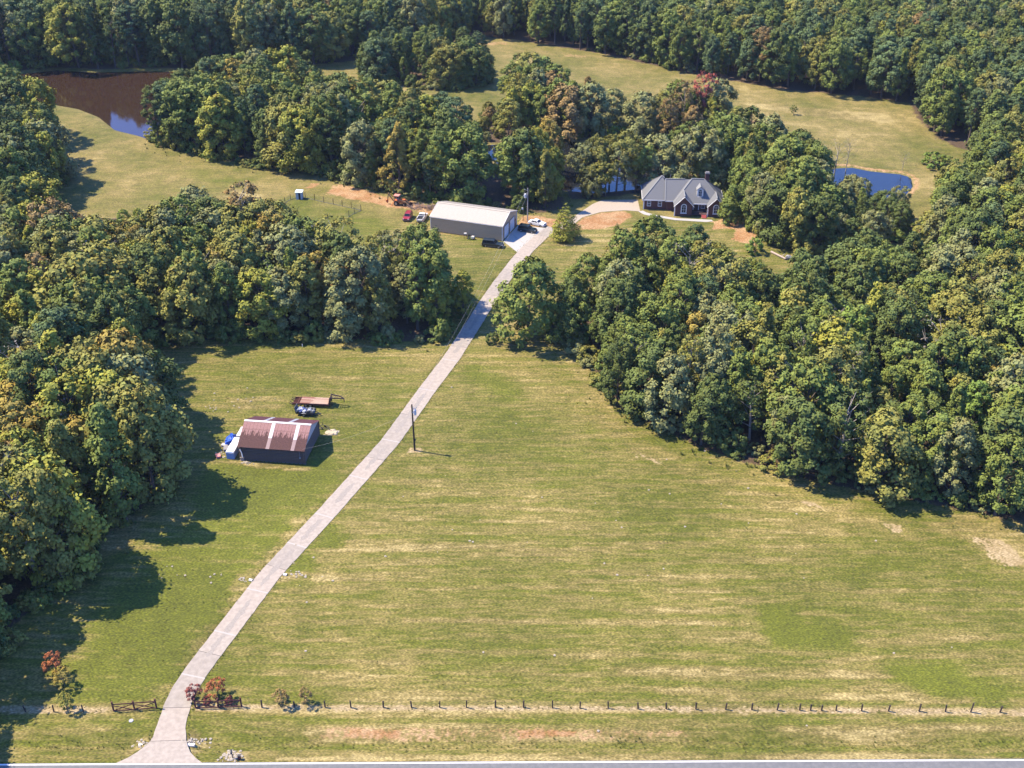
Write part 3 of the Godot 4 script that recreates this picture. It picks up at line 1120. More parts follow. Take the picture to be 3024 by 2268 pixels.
	for k in WOODS:
		if k == "far":
			continue
		var ring: PackedVector2Array = WOODS[k]
		for i in ring.size():
			var a := ring[i]
			var b := ring[(i + 1) % ring.size()]
			var n := int(a.distance_to(b) / 2.0)
			for j in n:
				var p := a.lerp(b, (j + rng.randf()) / maxf(1.0, n)) + Vector2(rng.randf_range(-2.0, 2.0), rng.randf_range(-2.0, 2.0))
				if k == "field" and p.y < 195.0:
					p += Vector2(0.35, 0.94) * 3.0
				if absf(p.x) < 20.0 + p.y * 0.56 and not (p.x > 6 and p.x < 42 and p.y > 286 and p.y < 314) and absf(p.x - drive_at(p.y).x) > 4.0:
					spots.append(p)
	for k in 900:
		var p := Vector2(rng.randf_range(-230, 230), 424 + rng.randf() * 40)
		if inside(p, WOODS["far"]):
			spots.append(p)
	var tones := ["dark green", 3, "mid-green", 3, "olive", 2, "grey-green", 1, "bright green", 0.5]
	var under := thing("undergrowth", "low brushy undergrowth along the edges of the woods", "undergrowth")
	under.set_meta("kind", "stuff")
	for sd in 3:
		var mm := MultiMesh.new()
		mm.transform_format = MultiMesh.TRANSFORM_3D
		mm.use_colors = true
		mm.mesh = tree_proto("bush", sd).crown
		mm.instance_count = spots.size() / 3
		for k in mm.instance_count:
			var p: Vector2 = spots[k * 3 + sd]
			var s := rng.randf_range(0.3, 1.2)
			mm.set_instance_transform(k, Transform3D(Basis(Vector3.UP, rng.randf() * TAU).scaled(Vector3(s, s * rng.randf_range(0.7, 1.3), s)), P(p.x, p.y, -0.2)))
			var tone: Array = TONES[pick(tones)]
			mm.set_instance_color(k, Color(tone[0], tone[1], tone[2]))
		var o := MultiMeshInstance3D.new()
		o.name = "foliage"
		o.multimesh = mm
		o.material_override = mats["leaves_tinted"]
		o.set_meta("kind", "stuff")
		under.add_child(o, true)


# ---------------------------------------------------------------- buildings
func rust_sheet(sd: int, length_px := 200) -> ImageTexture:
	var g := RandomNumberGenerator.new()
	g.seed = 900 + sd
	var w := 24
	var im := Image.create(w, length_px, false, Image.FORMAT_RGB8)
	var n := FastNoiseLite.new()
	n.seed = sd
	n.frequency = 0.09
	var edge := 0.0
	for x in w:
		if x % 4 == 0:
			edge = 0.36 + g.randf_range(-0.03, 0.2)
		var hole := 0.30 + g.randf_range(-0.02, 0.02)
		for y in length_px:
			var t := y / float(length_px)
			var k := n.get_noise_2d(x * 2.0, y * 0.7)
			var rust := Vector3(0.070, 0.031, 0.027) * (1.0 + k * 0.5)
			var faded := Vector3(0.245, 0.135, 0.12) * (1.0 + k * 0.35)
			var f := 1.0 - smooth(edge - 0.02, edge + 0.03, t)
			if t > hole and t < hole + 0.035 and k > -0.1:
				f *= 0.35
			if t > edge and t < edge + 0.2 and k > 0.52:
				f = 0.7
			if x < 1 or x > w - 2:
				f *= 0.55
			var c := rust.lerp(faded, f)
			im.set_pixel(x, y, lin(c.x, c.y, c.z))
	return ImageTexture.create_from_image(im)


# one ribbed roof or wall sheet, lying from (0,0) along +x for its width and along +v for its length
func ribbed(width: float, u: Vector3, v: Vector3, ribs: int, high: float, thick := 0.02) -> Shape:
	var s := Shape.new()
	var n := u.cross(v).normalized()
	var pts := []
	for k in ribs:
		var x0 := k / float(ribs)
		var w := 1.0 / ribs
		pts.append([x0, 0.0])
		pts.append([x0 + w * 0.55, 0.0])
		pts.append([x0 + w * 0.68, high])
		pts.append([x0 + w * 0.87, high])
	pts.append([1.0, 0.0])
	for k in pts.size() - 1:
		var a: Vector3 = u * (pts[k][0] * width) + n * pts[k][1]
		var b: Vector3 = u * (pts[k + 1][0] * width) + n * pts[k + 1][1]
		var ua := Vector2(pts[k][0], 1.0)
		var ub := Vector2(pts[k + 1][0], 1.0)
		s.quad_uv(a, b, b + v, a + v, ua, ub, Vector2(ub.x, 0), Vector2(ua.x, 0))
	var o := -n * thick
	var w2 := u * width
	s.quad_uv(w2 + o, o, v + o, w2 + v + o, Vector2(1, 1), Vector2(0, 1), Vector2(0, 0), Vector2(1, 0))
	s.quad_uv(o, w2 + o, w2, Vector3.ZERO, Vector2(0, 1), Vector2(1, 1), Vector2(1, 1), Vector2(0, 1))
	s.quad_uv(v, v + w2, v + w2 + o, v + o, Vector2(0, 0), Vector2(1, 0), Vector2(1, 0), Vector2(0, 0))
	return s


func put(called: String, mesh: Mesh, m: Material, parent: Node, at: Vector3) -> MeshInstance3D:
	var o := obj(called, mesh, m, parent)
	o.position = at
	return o


func build_barn() -> void:
	var t := thing("log_barn", "old dark log barn with a rusty red corrugated metal roof", "barn", P(-43.3, 173.5), -6.9)
	var log_mat := mottled("old_log", Color(0.07, 0.05, 0.038), Color(0.21, 0.16, 0.122), 0.9, 0.95, 0.04)
	var lx := 5.95
	var wz := 4.85
	var wall_h := 3.0
	# four walls of stacked logs, notched past the corners
	for side in 4:
		var along_x := side < 2
		var sgn := 1.0 if side % 2 == 0 else -1.0
		var wall := Node3D.new()
		wall.name = "log_wall"
		t.add_child(wall, true)
		for k in 9:
			var s := Shape.new()
			var y := 0.17 + k * 0.335 + (0.0 if along_x else 0.05)
			var reach := (lx if along_x else wz) + 0.22 + rng.randf_range(-0.06, 0.1)
			var r := 0.165 + rng.randf_range(-0.012, 0.012)
			if along_x:
				s.tube(Vector3(-reach, y, sgn * wz), Vector3(reach, y, sgn * wz), r, r * 0.94, 7)
			else:
				s.tube(Vector3(sgn * lx, y, -reach), Vector3(sgn * lx, y, reach), r, r * 0.94, 7)
			obj("log", s, log_mat, wall)
	# stone footing and pale gable ends
	for k in 16:
		var f := Shape.new()
		f.box(Vector3(lerpf(-lx, lx, k / 15.0), -0.03, wz + 0.05), Vector3(0.55, 0.2, 0.3))
		obj("footing_stone", f, mottled("footing_stone", Color(0.10, 0.09, 0.075), Color(0.2, 0.18, 0.155), 1.0), t)
	for sgn in [-1.0, 1.0]:
		var s := Shape.new()
		var a := Vector3(sgn * (lx + 0.05), 2.98, 5.0)
		var b := Vector3(sgn * (lx + 0.05), 2.98, -5.0)
		var c := Vector3(sgn * (lx + 0.05), 5.36, 0)
		var o := Vector3(sgn * 0.06, 0, 0)
		if sgn > 0:
			s.tri(a + o, b + o, c + o)
			s.tri(b, a, c)
		else:
			s.tri(b + o, a + o, c + o)
			s.tri(a, b, c)
		s.quad(a, a + o, c + o, c)
		s.quad(b + o, b, c, c + o)
		obj("gable_end", s, mottled("weathered_tin", Color(0.36, 0.36, 0.37), Color(0.52, 0.52, 0.52), 2.0, 0.6), t)
	# roof sheets; a few are pale skylight sheets
	var rust := []
	for k in 4:
		var m := mat("rusty_sheet_%d" % k, 1, 1, 1, 0.8)
		m.albedo_color = Color.WHITE
		m.albedo_texture = rust_sheet(k)
		m.texture_repeat = false
		rust.append(m)
	var back := mottled("rusty_back", Color(0.13, 0.05, 0.05), Color(0.24, 0.10, 0.095), 1.6, 0.6)
	var white := mottled("skylight_sheet", Color(0.48, 0.48, 0.475), Color(0.58, 0.58, 0.575), 1.5, 0.5)
	var n := 19
	var w := 12.7 / n
	var slope := Vector3(0, 2.5, -5.25)
	var front := ribbed(w - 0.006, Vector3.RIGHT, slope, 4, 0.035).done()
	var rear := ribbed(w - 0.006, Vector3.LEFT, Vector3(0, 2.5, 5.25), 4, 0.035).done()
	var short_up := ribbed(w - 0.006, Vector3.RIGHT, slope * 0.6, 4, 0.035).done()
	var short_low := ribbed(w - 0.006, Vector3.RIGHT, slope * 0.4, 4, 0.035).done()
	for k in n:
		var x := -6.35 + k * w
		if k == 8 or k == 15:
			put("skylight_sheet", short_up, white, t, Vector3(x, 3.03 + 2.5 * 0.4, 5.25 * 0.6))
			put("stained_sheet", short_low, mottled("stained_sheet", Color(0.16, 0.09, 0.085), Color(0.42, 0.33, 0.31), 0.5, 0.6, 0.06), t, Vector3(x, 3.025, 5.25))
		else:
			put("roof_sheet", front, rust[(k * 7) % 4], t, Vector3(x, 3.025, 5.25))
		put("skylight_sheet" if k == 5 or k == 12 else "roof_sheet", rear, white if k == 5 or k == 12 else back, t, Vector3(x + w, 3.025, -5.25))
	var cap := Shape.new()
	for sgn in [-1.0, 1.0]:
		var a := Vector3(-6.36, 5.60, 0)
		var b := Vector3(6.36, 5.60, 0)
		var dz := Vector3(0, -0.12, 0.28 * sgn)
		if sgn > 0:
			cap.quad(a + dz, b + dz, b, a)
		else:
			cap.quad(b + dz, a + dz, a, b)
	obj("ridge_cap", cap, white, t)
	# weathered corner things: a hook lamp and a bucket at the south-east corner
	var lamp := Shape.new()
	lamp.tube(Vector3(5.3, 2.9, 5.2), Vector3(5.3, 1.6, 5.2), 0.02, 0.02, 5)
	lamp.tube(Vector3(5.3, 1.6, 5.2), Vector3(5.3, 1.35, 5.2), 0.14, 0.11, 8)
	obj("hanging_lamp", lamp, mat("grey_tin", 0.3, 0.31, 0.32, 0.5), t)


func roll_door(parent: Node3D, x: float, z: float, w: float, h: float, m: Material) -> void:
	var door := Node3D.new()
	door.name = "roll_door"
	parent.add_child(door, true)
	for k in 8:
		var s := Shape.new()
		s.box(Vector3(x, h * (k + 0.5) / 8.0, z), Vector3(0.07, h / 8.0 - 0.025, w))
		obj("door_panel", s, m, door)


func build_workshop() -> void:
	# long axis about 19.5 degrees off the road; the gable with doors faces the pad
	var t := thing("metal_workshop", "long tan metal workshop with a pale cream roof and roll doors", "building", P(-10.15, 277.35), -19.3)
	var hl := 10.0
	var hw := 5.65
	var eave := 4.15
	var ridge := 5.95
	var tan := mottled("tan_metal", Color(0.50, 0.375, 0.24), Color(0.57, 0.43, 0.28), 3.0, 0.5)
	var cream := mottled("cream_roof", Color(0.36, 0.325, 0.262), Color(0.40, 0.365, 0.30), 5.0, 0.45)
	var trim := mat("white_trim", 0.68, 0.67, 0.64, 0.5)
	var n := 22
	var w := hl * 2.0 / n
	var side := ribbed(w - 0.006, Vector3.RIGHT, Vector3(0, eave, 0), 3, 0.035, 0.05).done()
	var other := ribbed(w - 0.006, Vector3.LEFT, Vector3(0, eave, 0), 3, 0.035, 0.05).done()
	for k in n:
		put("wall_panel", side, tan, t, Vector3(-hl + k * w, 0.02, hw))
		put("wall_panel", other, tan, t, Vector3(-hl + (k + 1) * w, 0.02, -hw))
	# roof sheets overhang the walls
	var over := 0.16
	var rw := (hl * 2.0 + 0.5) / n
	var rise := (ridge - eave) / hw
	var run := Vector3(0, ridge - eave + over * rise, -(hw + over))
	var fr := ribbed(rw - 0.006, Vector3.RIGHT, run, 3, 0.03, 0.03).done()
	var rr := ribbed(rw - 0.006, Vector3.LEFT, Vector3(run.x, run.y, -run.z), 3, 0.03, 0.03).done()
	for k in n:
		put("roof_panel", fr, cream, t, Vector3(-hl - 0.25 + k * rw, eave + 0.06 - over * rise, hw + over))
		put("roof_panel", rr, cream, t, Vector3(-hl - 0.25 + (k + 1) * rw, eave + 0.06 - over * rise, -hw - over))
	var cap := Shape.new()
	cap.box(Vector3(0, ridge + 0.09, 0.17), Vector3(hl * 2 + 0.5, 0.03, 0.36), Basis(Vector3.RIGHT, 0.30))
	cap.box(Vector3(0, ridge + 0.092, -0.17), Vector3(hl * 2 + 0.5, 0.03, 0.36), Basis(Vector3.RIGHT, -0.30))
	obj("ridge_cap", cap, cream, t)
	# gables
	for sgn in [-1.0, 1.0]:
		var s := Shape.new()
		var x: float = sgn * (hl - 0.02)
		var a := Vector3(x, 0, hw)
		var b := Vector3(x, 0, -hw)
		var c := Vector3(x, eave, -hw)
		var d := Vector3(x, ridge, 0)
		var e := Vector3(x, eave, hw)
		if sgn > 0:
			s.quad(a, b, c, e)
			s.tri(e, c, d)
		else:
			s.quad(b, a, e, c)
			s.tri(c, e, d)
		for k in 24:
			var z := lerpf(-hw + 0.2, hw - 0.2, k / 23.0)
			var top := lerpf(ridge, eave, absf(z) / hw) - 0.05
			s.box(Vector3(x + sgn * 0.015, top * 0.5, z), Vector3(0.035, top, 0.07))
		obj("gable_wall", s, tan, t)
	var blue_white := mottled("door_white", Color(0.60, 0.62, 0.64), Color(0.68, 0.70, 0.71), 3.0, 0.5)
	roll_door(t, hl + 0.07, 2.55, 3.4, 3.3, blue_white)
	roll_door(t, hl + 0.07, -2.0, 3.4, 3.3, blue_white)
	var s := Shape.new()
	for z in [2.55, -2.0]:
		s.box(Vector3(hl + 0.09, 3.4, z), Vector3(0.14, 0.18, 3.8))
		for g in [-1.0, 1.0]:
			s.box(Vector3(hl + 0.09, 1.66, z + g * 1.79), Vector3(0.14, 3.3, 0.16))
	obj("door_trim", s, mottled("dark_tan", Color(0.22, 0.18, 0.15), Color(0.26, 0.22, 0.18), 2.0), t)
	s = Shape.new()
	s.box(Vector3(hl + 0.1, 1.05, -4.6), Vector3(0.1, 2.1, 0.95))
	obj("side_door", s, mat("red_brown_door", 0.22, 0.09, 0.07), t)
	s = Shape.new()
	for c in [[-hl - 0.03, hw + 0.05], [hl + 0.06, hw + 0.05], [hl + 0.06, -hw - 0.05], [-hl - 0.03, -hw - 0.05]]:
		s.box(Vector3(c[0], eave * 0.5, c[1]), Vector3(0.16, eave, 0.16))
	obj("corner_trim", s, trim, t)
	s = Shape.new()
	for g in [-1.0, 1.0]:
		s.box(Vector3(0, eave - 0.14, g * (hw + over + 0.02)), Vector3(hl * 2 + 0.5, 0.14, 0.1))
		for e in [-1.0, 1.0]:
			s.bar(Vector3(e * (hl + 0.26), eave - 0.07, g * (hw + over)), Vector3(e * (hl + 0.26), ridge + 0.07, 0), 0.06, 0.16)
	obj("eave_trim", s, trim, t)
	s = Shape.new()
	s.box(Vector3(0, 0.06, hw + 0.06), Vector3(hl * 2, 0.14, 0.08))
	obj("base_board", s, mat("dark_base", 0.10, 0.05, 0.035), t)


# a hipped or gabled roof body over x0..x1, z0 (front, +z) .. z1; hips of length hl and hr at its ends
func hip(x0: float, x1: float, zf: float, zb: float, eave: float, ridge: float, hl: float, hr: float) -> Shape:
	var s := Shape.new()
	var zm := (zf + zb) * 0.5
	var a := Vector3(x0, eave, zf)
	var b := Vector3(x1, eave, zf)
	var c := Vector3(x1, eave, zb)
	var d := Vector3(x0, eave, zb)
	var l := Vector3(x0 + hl, ridge, zm)
	var r := Vector3(x1 - hr, ridge, zm)
	s.quad(a, b, r, l)
	s.quad(c, d, l, r)
	s.tri(b, c, r)
	s.tri(d, a, l)
	var o := Vector3(0, -0.2, 0)
	s.quad(d + o, c + o, b + o, a + o)
	for e in [[a, b], [b, c], [c, d], [d, a]]:
		s.quad(e[0] + o, e[1] + o, e[1], e[0])
	return s


# an arched window with a white surround, standing proud of the wall plane z
func arched_window(parent: Node3D, x: float, y: float, z: float, w: float, h: float, frame: Material, glass: Material) -> void:
	var win := Node3D.new()
	win.name = "arched_window"
	parent.add_child(win, true)
	var ring := func(k: float, off: float) -> Array:
		var out := []
		out.append(Vector3(x - w * k * 0.5, y - off, 0))
		out.append(Vector3(x + w * k * 0.5, y - off, 0))
		for i in 9:
			var a := PI * i / 8.0
			out.append(Vector3(x + cos(a) * w * k * 0.5, y + h - w * 0.5 + sin(a) * w * k * 0.5, 0))
		return out
	for e in [["frame", 1.0, 0.06, frame, 0.0], ["pane", 0.72, -0.12, glass, 0.03]]:
		var s := Shape.new()
		var pts: Array = ring.call(e[1], e[2])
		var back := []
		var face := []
		for p in pts:
			back.append(p + Vector3(0, 0, z - 0.05))
			face.append(p + Vector3(0, 0, z + 0.07 + e[4]))
		s.loft([back, face])
		obj(e[0], s, e[3], win)
	var s2 := Shape.new()
	s2.box(Vector3(x, y + h * 0.45, z + 0.13), Vector3(0.05, h * 0.8, 0.04))
	s2.box(Vector3(x, y + h - w * 0.55, z + 0.131), Vector3(w * 0.72, 0.06, 0.04))
	s2.box(Vector3(x, y + h * 0.36, z + 0.131), Vector3(w * 0.72, 0.05, 0.04))
	obj("glazing_bar", s2, frame, win)
	var s3 := Shape.new()
	s3.box(Vector3(x, y - 0.09, z + 0.1), Vector3(w * 1.12, 0.12, 0.26))
	obj("sill", s3, frame, win)


func sash_window(parent: Node3D, x: float, y: float, z: float, w: float, h: float, frame: Material, glass: Material) -> void:
	var win := Node3D.new()
	win.name = "window"
	parent.add_child(win, true)
	var s := Shape.new()
	for g in [-1.0, 1.0]:
		s.box(Vector3(x + g * w * 0.5, y + h * 0.5, z + 0.05), Vector3(0.14, h + 0.14, 0.12))
		s.box(Vector3(x, y + h * 0.5 + g * h * 0.5, z + 0.051), Vector3(w - 0.14, 0.14, 0.12))
	s.box(Vector3(x, y + h * 0.5, z + 0.05), Vector3(w - 0.14, 0.07, 0.1))
	s.box(Vector3(x, y + h * 0.5, z + 0.049), Vector3(0.05, h - 0.14, 0.09))
	obj("frame", s, frame, win)
	s = Shape.new()
	s.box(Vector3(x, y + h * 0.5, z + 0.01), Vector3(w - 0.12, h - 0.12, 0.05))
	obj("pane", s, glass, win)


func build_house() -> void:
	var t := thing("brick_house", "dark brick house with grey shingle roof, white trim and arched windows", "house", P(46.9, 286.4), -4.0)
	var brick := mottled("dark_brick", Color(0.095, 0.045, 0.037), Color(0.155, 0.075, 0.062), 0.8, 0.92, 0.09)
	var shingle := mottled("grey_shingle", Color(0.105, 0.11, 0.117), Color(0.15, 0.155, 0.16), 2.4, 0.9, 0.05)
	var pale := mottled("ridge_shingle", Color(0.17, 0.175, 0.175), Color(0.21, 0.215, 0.215), 1.2, 0.9, 0.05)
	var trim := mat("house_white", 0.72, 0.71, 0.69, 0.55)
	var glass := mat("window_glass", 0.03, 0.045, 0.06, 0.08)
	# local x runs east, z towards the road; the front walls of the gables lie near z = 1.2
	# walls
	for b in [["garage_wall", -10.7, -4.5, -3.4, -13.9, 2.95], ["link_wall", -4.5, -2.3, -2.9, -12.0, 2.95], ["main_wall", -2.3, 10.6, -2.2, -11.4, 3.0], ["gable_wall", -2.3, 2.2, 0.9, -2.2, 3.0], ["gable_wall", 6.7, 10.6, 0.9, -2.2, 3.0]]:
		var s := Shape.new()
		s.box(Vector3((b[1] + b[2]) * 0.5, b[5] * 0.5 - 0.3, (b[3] + b[4]) * 0.5), Vector3(b[2] - b[1] - 0.006, b[5] + 0.6, b[3] - b[4] - 0.006))
		obj(b[0], s, brick, t)
	# roof bodies
	var roofs := [
		[hip(-11.2, -1.6, -2.95, -14.4, 2.95, 7.95, 5.3, 4.4), "garage_roof"],
		[hip(-5.0, 3.0, -2.45, -12.6, 2.97, 7.45, 0.1, 0.1), "link_roof"],
		[hip(-2.8, 11.1, -0.9, -12.0, 3.0, 8.05, 5.0, 5.6), "main_roof"],
	]
	for r in roofs:
		obj(r[1], r[0], shingle, t)
	# front gables: pitched wings with a brick face under white raking boards
	for g in [[-2.75, 2.65, -0.05], [6.25, 11.05, 8.65]]:
		var x0: float = g[0]
		var x1: float = g[1]
		var xm := (x0 + x1) * 0.5
		var top := 5.75 if x0 < 0 else 5.5
		var s := Shape.new()
		var zf := 1.35
		var a := Vector3(x0, 2.95, zf)
		var b := Vector3(x1, 2.95, zf)
		var c := Vector3(xm, top, zf)
		var bk := Vector3(0, 0, -6.0)
		s.quad(a, c, c + bk, a + bk)
		s.quad(c, b, b + bk, c + bk)
		var o := Vector3(0, -0.16, 0)
		s.quad(a + o, c + o, c, a)
		s.quad(c + o, b + o, b, c)
		s.quad(a + o + bk, c + o + bk, c + o, a + o)
		s.quad(c + o + bk, b + o + bk, b + o, c + o)
		obj("gable_roof", s, shingle, t)
		s = Shape.new()
		s.bar(a + Vector3(-0.05, -0.12, 0.05), c + Vector3(0, -0.1, 0.05), 0.24, 0.08)
		s.bar(b + Vector3(0.05, -0.12, 0.05), c + Vector3(0, -0.1, 0.052), 0.24, 0.08)
		obj("raking_board", s, trim, t)
		s = Shape.new()
		s.tri(Vector3(x0 + 0.3, 2.99, 0.9), Vector3(x1 - 0.3, 2.99, 0.9), Vector3(xm, top - 0.2, 0.9))
		s.tri(Vector3(x1 - 0.3, 2.99, 0.6), Vector3(x0 + 0.3, 2.99, 0.6), Vector3(xm, top - 0.2, 0.6))
		obj("gable_face", s, brick, t)
		arched_window(t, xm, 0.95, 0.9, 1.55, 2.6, trim, glass)
	# ridge and hip caps
	var s := Shape.new()
	for e in [[Vector3(-2.8, 3.05, -0.9), Vector3(2.2, 8.1, -6.45)], [Vector3(11.1, 3.05, -0.9), Vector3(5.5, 8.1, -6.45)], [Vector3(2.2, 8.1, -6.45), Vector3(5.5, 8.1, -6.45)], [Vector3(-11.2, 3.0, -2.95), Vector3(-5.9, 8.0, -8.67)], [Vector3(-5.9, 8.0, -8.67), Vector3(-5.2, 7.55, -8.0)], [Vector3(-5.0, 3.02, -2.4), Vector3(-4.9, 7.5, -7.5)], [Vector3(-4.9, 7.5, -7.52), Vector3(0.4, 7.5, -7.52)], [Vector3(5.5, 8.1, -6.45), Vector3(11.1, 3.05, -12.0)], [Vector3(-11.2, 3.0, -14.4), Vector3(-5.9, 8.0, -8.67)], [Vector3(-0.05, 5.8, 1.3), Vector3(-0.05, 5.8, -3.6)], [Vector3(8.65, 5.55, 1.3), Vector3(8.65, 5.55, -3.4)]]:
		s.bar(e[0], e[1], 0.3, 0.1)
	obj("ridge_cap", s, pale, t)
	# eaves boards
	s = Shape.new()
	for e in [[-11.2, -5.0, -2.93, 2.83], [-5.0, -2.8, -2.43, 2.85], [2.65, 6.25, -0.85, 2.86]]:
		s.box(Vector3((e[0] + e[1]) * 0.5, e[3], e[2]), Vector3(e[1] - e[0], 0.24, 0.1))
	s.box(Vector3(-11.22, 2.83, -8.7), Vector3(0.1, 0.24, 11.4))
	s.box(Vector3(11.12, 2.86, -6.4), Vector3(0.1, 0.24, 11.0))
	obj("fascia", s, trim, t)
	# corner boards, downpipes, porch posts
	s = Shape.new()
	for c in [[-10.72, -3.36], [-2.5, 0.95], [6.45, 0.95]]:
		s.box(Vector3(c[0], 1.3, c[1]), Vector3(0.26, 3.1, 0.2))
	obj("corner_post", s, trim, t)
	# garage side windows
	sash_window(t, -9.3, 1.0, -3.4, 0.95, 1.5, trim, glass)
	sash_window(t, -6.3, 1.0, -3.4, 0.95, 1.5, trim, glass)
	sash_window(t, 5.4, 1.2, -2.2, 1.0, 1.5, trim, glass)
	# porch between the gables: deck, railing, front door, red steps
	s = Shape.new()
	s.box(Vector3(4.45, 0.45, -0.6), Vector3(4.4, 0.3, 3.0))
	obj("porch_deck", s, mat("porch_dark", 0.06, 0.035, 0.035), t)
	var door := Node3D.new()
	door.name = "front_door"
	t.add_child(door, true)
	s = Shape.new()
	s.box(Vector3(3.5, 1.65, -2.16), Vector3(1.0, 2.1, 0.1))
	obj("leaf", s, mat("door_dark", 0.10, 0.06, 0.05), door)
	s = Shape.new()
	for k in 2:
		s.box(Vector3(3.5 + (k * 2 - 1) * 0.75, 1.7, -2.15), Vector3(0.28, 2.0, 0.08))
	obj("sidelight", s, trim, door)
	s = Shape.new()
	for k in 15:
		s.box(Vector3(2.4 + k * 0.2, 1.02, 0.85), Vector3(0.05, 0.8, 0.05))
	s.box(Vector3(3.8, 1.45, 0.85), Vector3(2.9, 0.08, 0.09))
	obj("railing", s, mat("porch_rail", 0.045, 0.035, 0.04), t)
	var red := mottled("red_step", Color(0.30, 0.05, 0.05), Color(0.46, 0.12, 0.11), 0.8)
	var stair := Node3D.new()
	stair.name = "porch_steps"
	t.add_child(stair, true)
	for k in 4:
		s = Shape.new()
		s.box(Vector3(5.5, 0.5 - k * 0.14, 1.1 + k * 0.32), Vector3(1.3, 0.1, 0.3))
		obj("step", s, red, stair)
	# dormer with an arched window
	var dormer := Node3D.new()
	dormer.name = "dormer"
	t.add_child(dormer, true)
	s = Shape.new()
	s.box(Vector3(4.4, 5.25, -4.0), Vector3(1.7, 2.3, 2.8))
	s.tri(Vector3(3.55, 6.4, -2.6), Vector3(5.25, 6.4, -2.6), Vector3(4.4, 7.15, -2.6))
	obj("dormer_wall", s, mottled("dormer_white", Color(0.62, 0.62, 0.61), Color(0.70, 0.70, 0.69), 2.0), dormer)
	s = Shape.new()
	for g in [-1.0, 1.0]:
		var a := Vector3(4.4 + g * 1.08, 6.25, -2.4)
		var c := Vector3(4.4, 7.3, -2.4)
		var bk := Vector3(0, 0, -3.6)
		if g > 0:
			s.quad(c, a, a + bk, c + bk)
		else:
			s.quad(a, c, c + bk, a + bk)
		s.bar(a, c, 0.1, 0.12)
	obj("dormer_roof", s, pale, dormer)
	arched_window(t, 4.4, 4.45, -2.6, 1.15, 2.1, trim, glass)
	# chimney
	var ch := Node3D.new()
	ch.name = "chimney"
	t.add_child(ch, true)
	s = Shape.new()
	s.box(Vector3(6.6, 5.5, -9.2), Vector3(1.1, 6.4, 1.0))
	obj("stack", s, mottled("red_brick", Color(0.10, 0.045, 0.04), Color(0.16, 0.075, 0.065), 0.7), ch)
	s = Shape.new()
	s.box(Vector3(6.6, 8.78, -9.2), Vector3(1.35, 0.2, 1.25))
	s.box(Vector3(6.6, 8.98, -9.2), Vector3(1.0, 0.25, 0.9))
	obj("chimney_cap", s, mat("cap_dark", 0.16, 0.16, 0.165, 0.6), ch)
	# roof vents
	for x in [-5.2, -3.4]:
		s = Shape.new()
		s.tube(Vector3(x, 6.4, -10.6), Vector3(x, 7.7, -10.6), 0.08, 0.08, 6)
		obj("vent_pipe", s, mat("cap_dark"), t)


func build_shed() -> void:
	var t := thing("pale_blue_shed", "little pale blue shed with a dark doorway at the pen's far corner", "shed", P(-60.1, 298.4), -4)
	var wall := mottled("shed_blue", Color(0.38, 0.44, 0.48), Color(0.47, 0.53, 0.56), 1.5)
	var s := Shape.new()
	s.box(Vector3(0, 1.05, -0.75), Vector3(1.8, 2.1, 0.08))
	s.box(Vector3(-0.86, 1.05, 0), Vector3(0.08, 2.1, 1.42))
	s.box(Vector3(0.86, 1.05, 0), Vector3(0.08, 2.1, 1.42))
	s.box(Vector3(-0.52, 1.05, 0.75), Vector3(0.76, 2.1, 0.08))
	s.box(Vector3(0.68, 1.05, 0.75), Vector3(0.44, 2.1, 0.08))
	s.box(Vector3(0.16, 2.0, 0.75), Vector3(0.6, 0.2, 0.08))
	obj("wall", s, wall, t)
	s = Shape.new()
	s.box(Vector3(0, 2.18, 0), Vector3(2.1, 0.1, 1.9), Basis(Vector3.RIGHT, 0.1))
	obj("roof", s, mottled("shed_roof", Color(0.42, 0.52, 0.54), Color(0.52, 0.62, 0.63), 1.5), t)
	s = Shape.new()
	s.box(Vector3(0.16, 0.95, 0.68), Vector3(0.58, 1.9, 0.04))
	obj("door", s, mat("shed_dark", 0.02, 0.02, 0.022), t)
	s = Shape.new()
	s.box(Vector3(-0.9, 1.4, 0.2), Vector3(0.04, 0.45, 0.4))
	obj("window", s, mat("shed_dark"), t)


func build_buildings() -> void:
	build_barn()
	build_workshop()
	build_house()
	build_shed()


# ---------------------------------------------------------------- vehicles and smaller things
func wheel(parent: Node3D, x: float, z: float, r: float, w: float) -> void:
	var o := Node3D.new()
	o.name = "wheel"
	parent.add_child(o, true)
	var s := Shape.new()
	s.tube(Vector3(x, r, z - w * 0.5), Vector3(x, r, z + w * 0.5), r, r, 16)
	obj("tyre", s, mat("tyre", 0.018, 0.018, 0.018, 0.85), o)
	s = Shape.new()
	var g := signf(z)
	s.tube(Vector3(x, r, z + g * w * 0.3), Vector3(x, r, z + g * (w * 0.5 + 0.015)), r * 0.62, r * 0.56, 12)
	obj("rim", s, mat("rim", 0.42, 0.42, 0.43, 0.35, 0.6), o)


# side outline (x, y) lofted across the width, its flanks rounded
func across(outline: Array, half: float, tuck: float) -> Shape:
	var s := Shape.new()
	var rings := []
	var mid := Vector2.ZERO
	for p in outline:
		mid += p
	mid /= outline.size()
	for e in [[-1.0, 0.955], [-0.97, 0.985], [-0.86, 1.0], [0.86, 1.0], [0.97, 0.985], [1.0, 0.955]]:
		var ring := []
		for p in outline:
			var q: Vector2 = mid + (p - mid) * e[1]
			ring.append(Vector3(q.x, q.y, e[0] * half * (1.0 - tuck * smooth(0.55, 1.0, p.y / 2.0))))
		rings.append(ring)
	s.loft(rings)
	return s


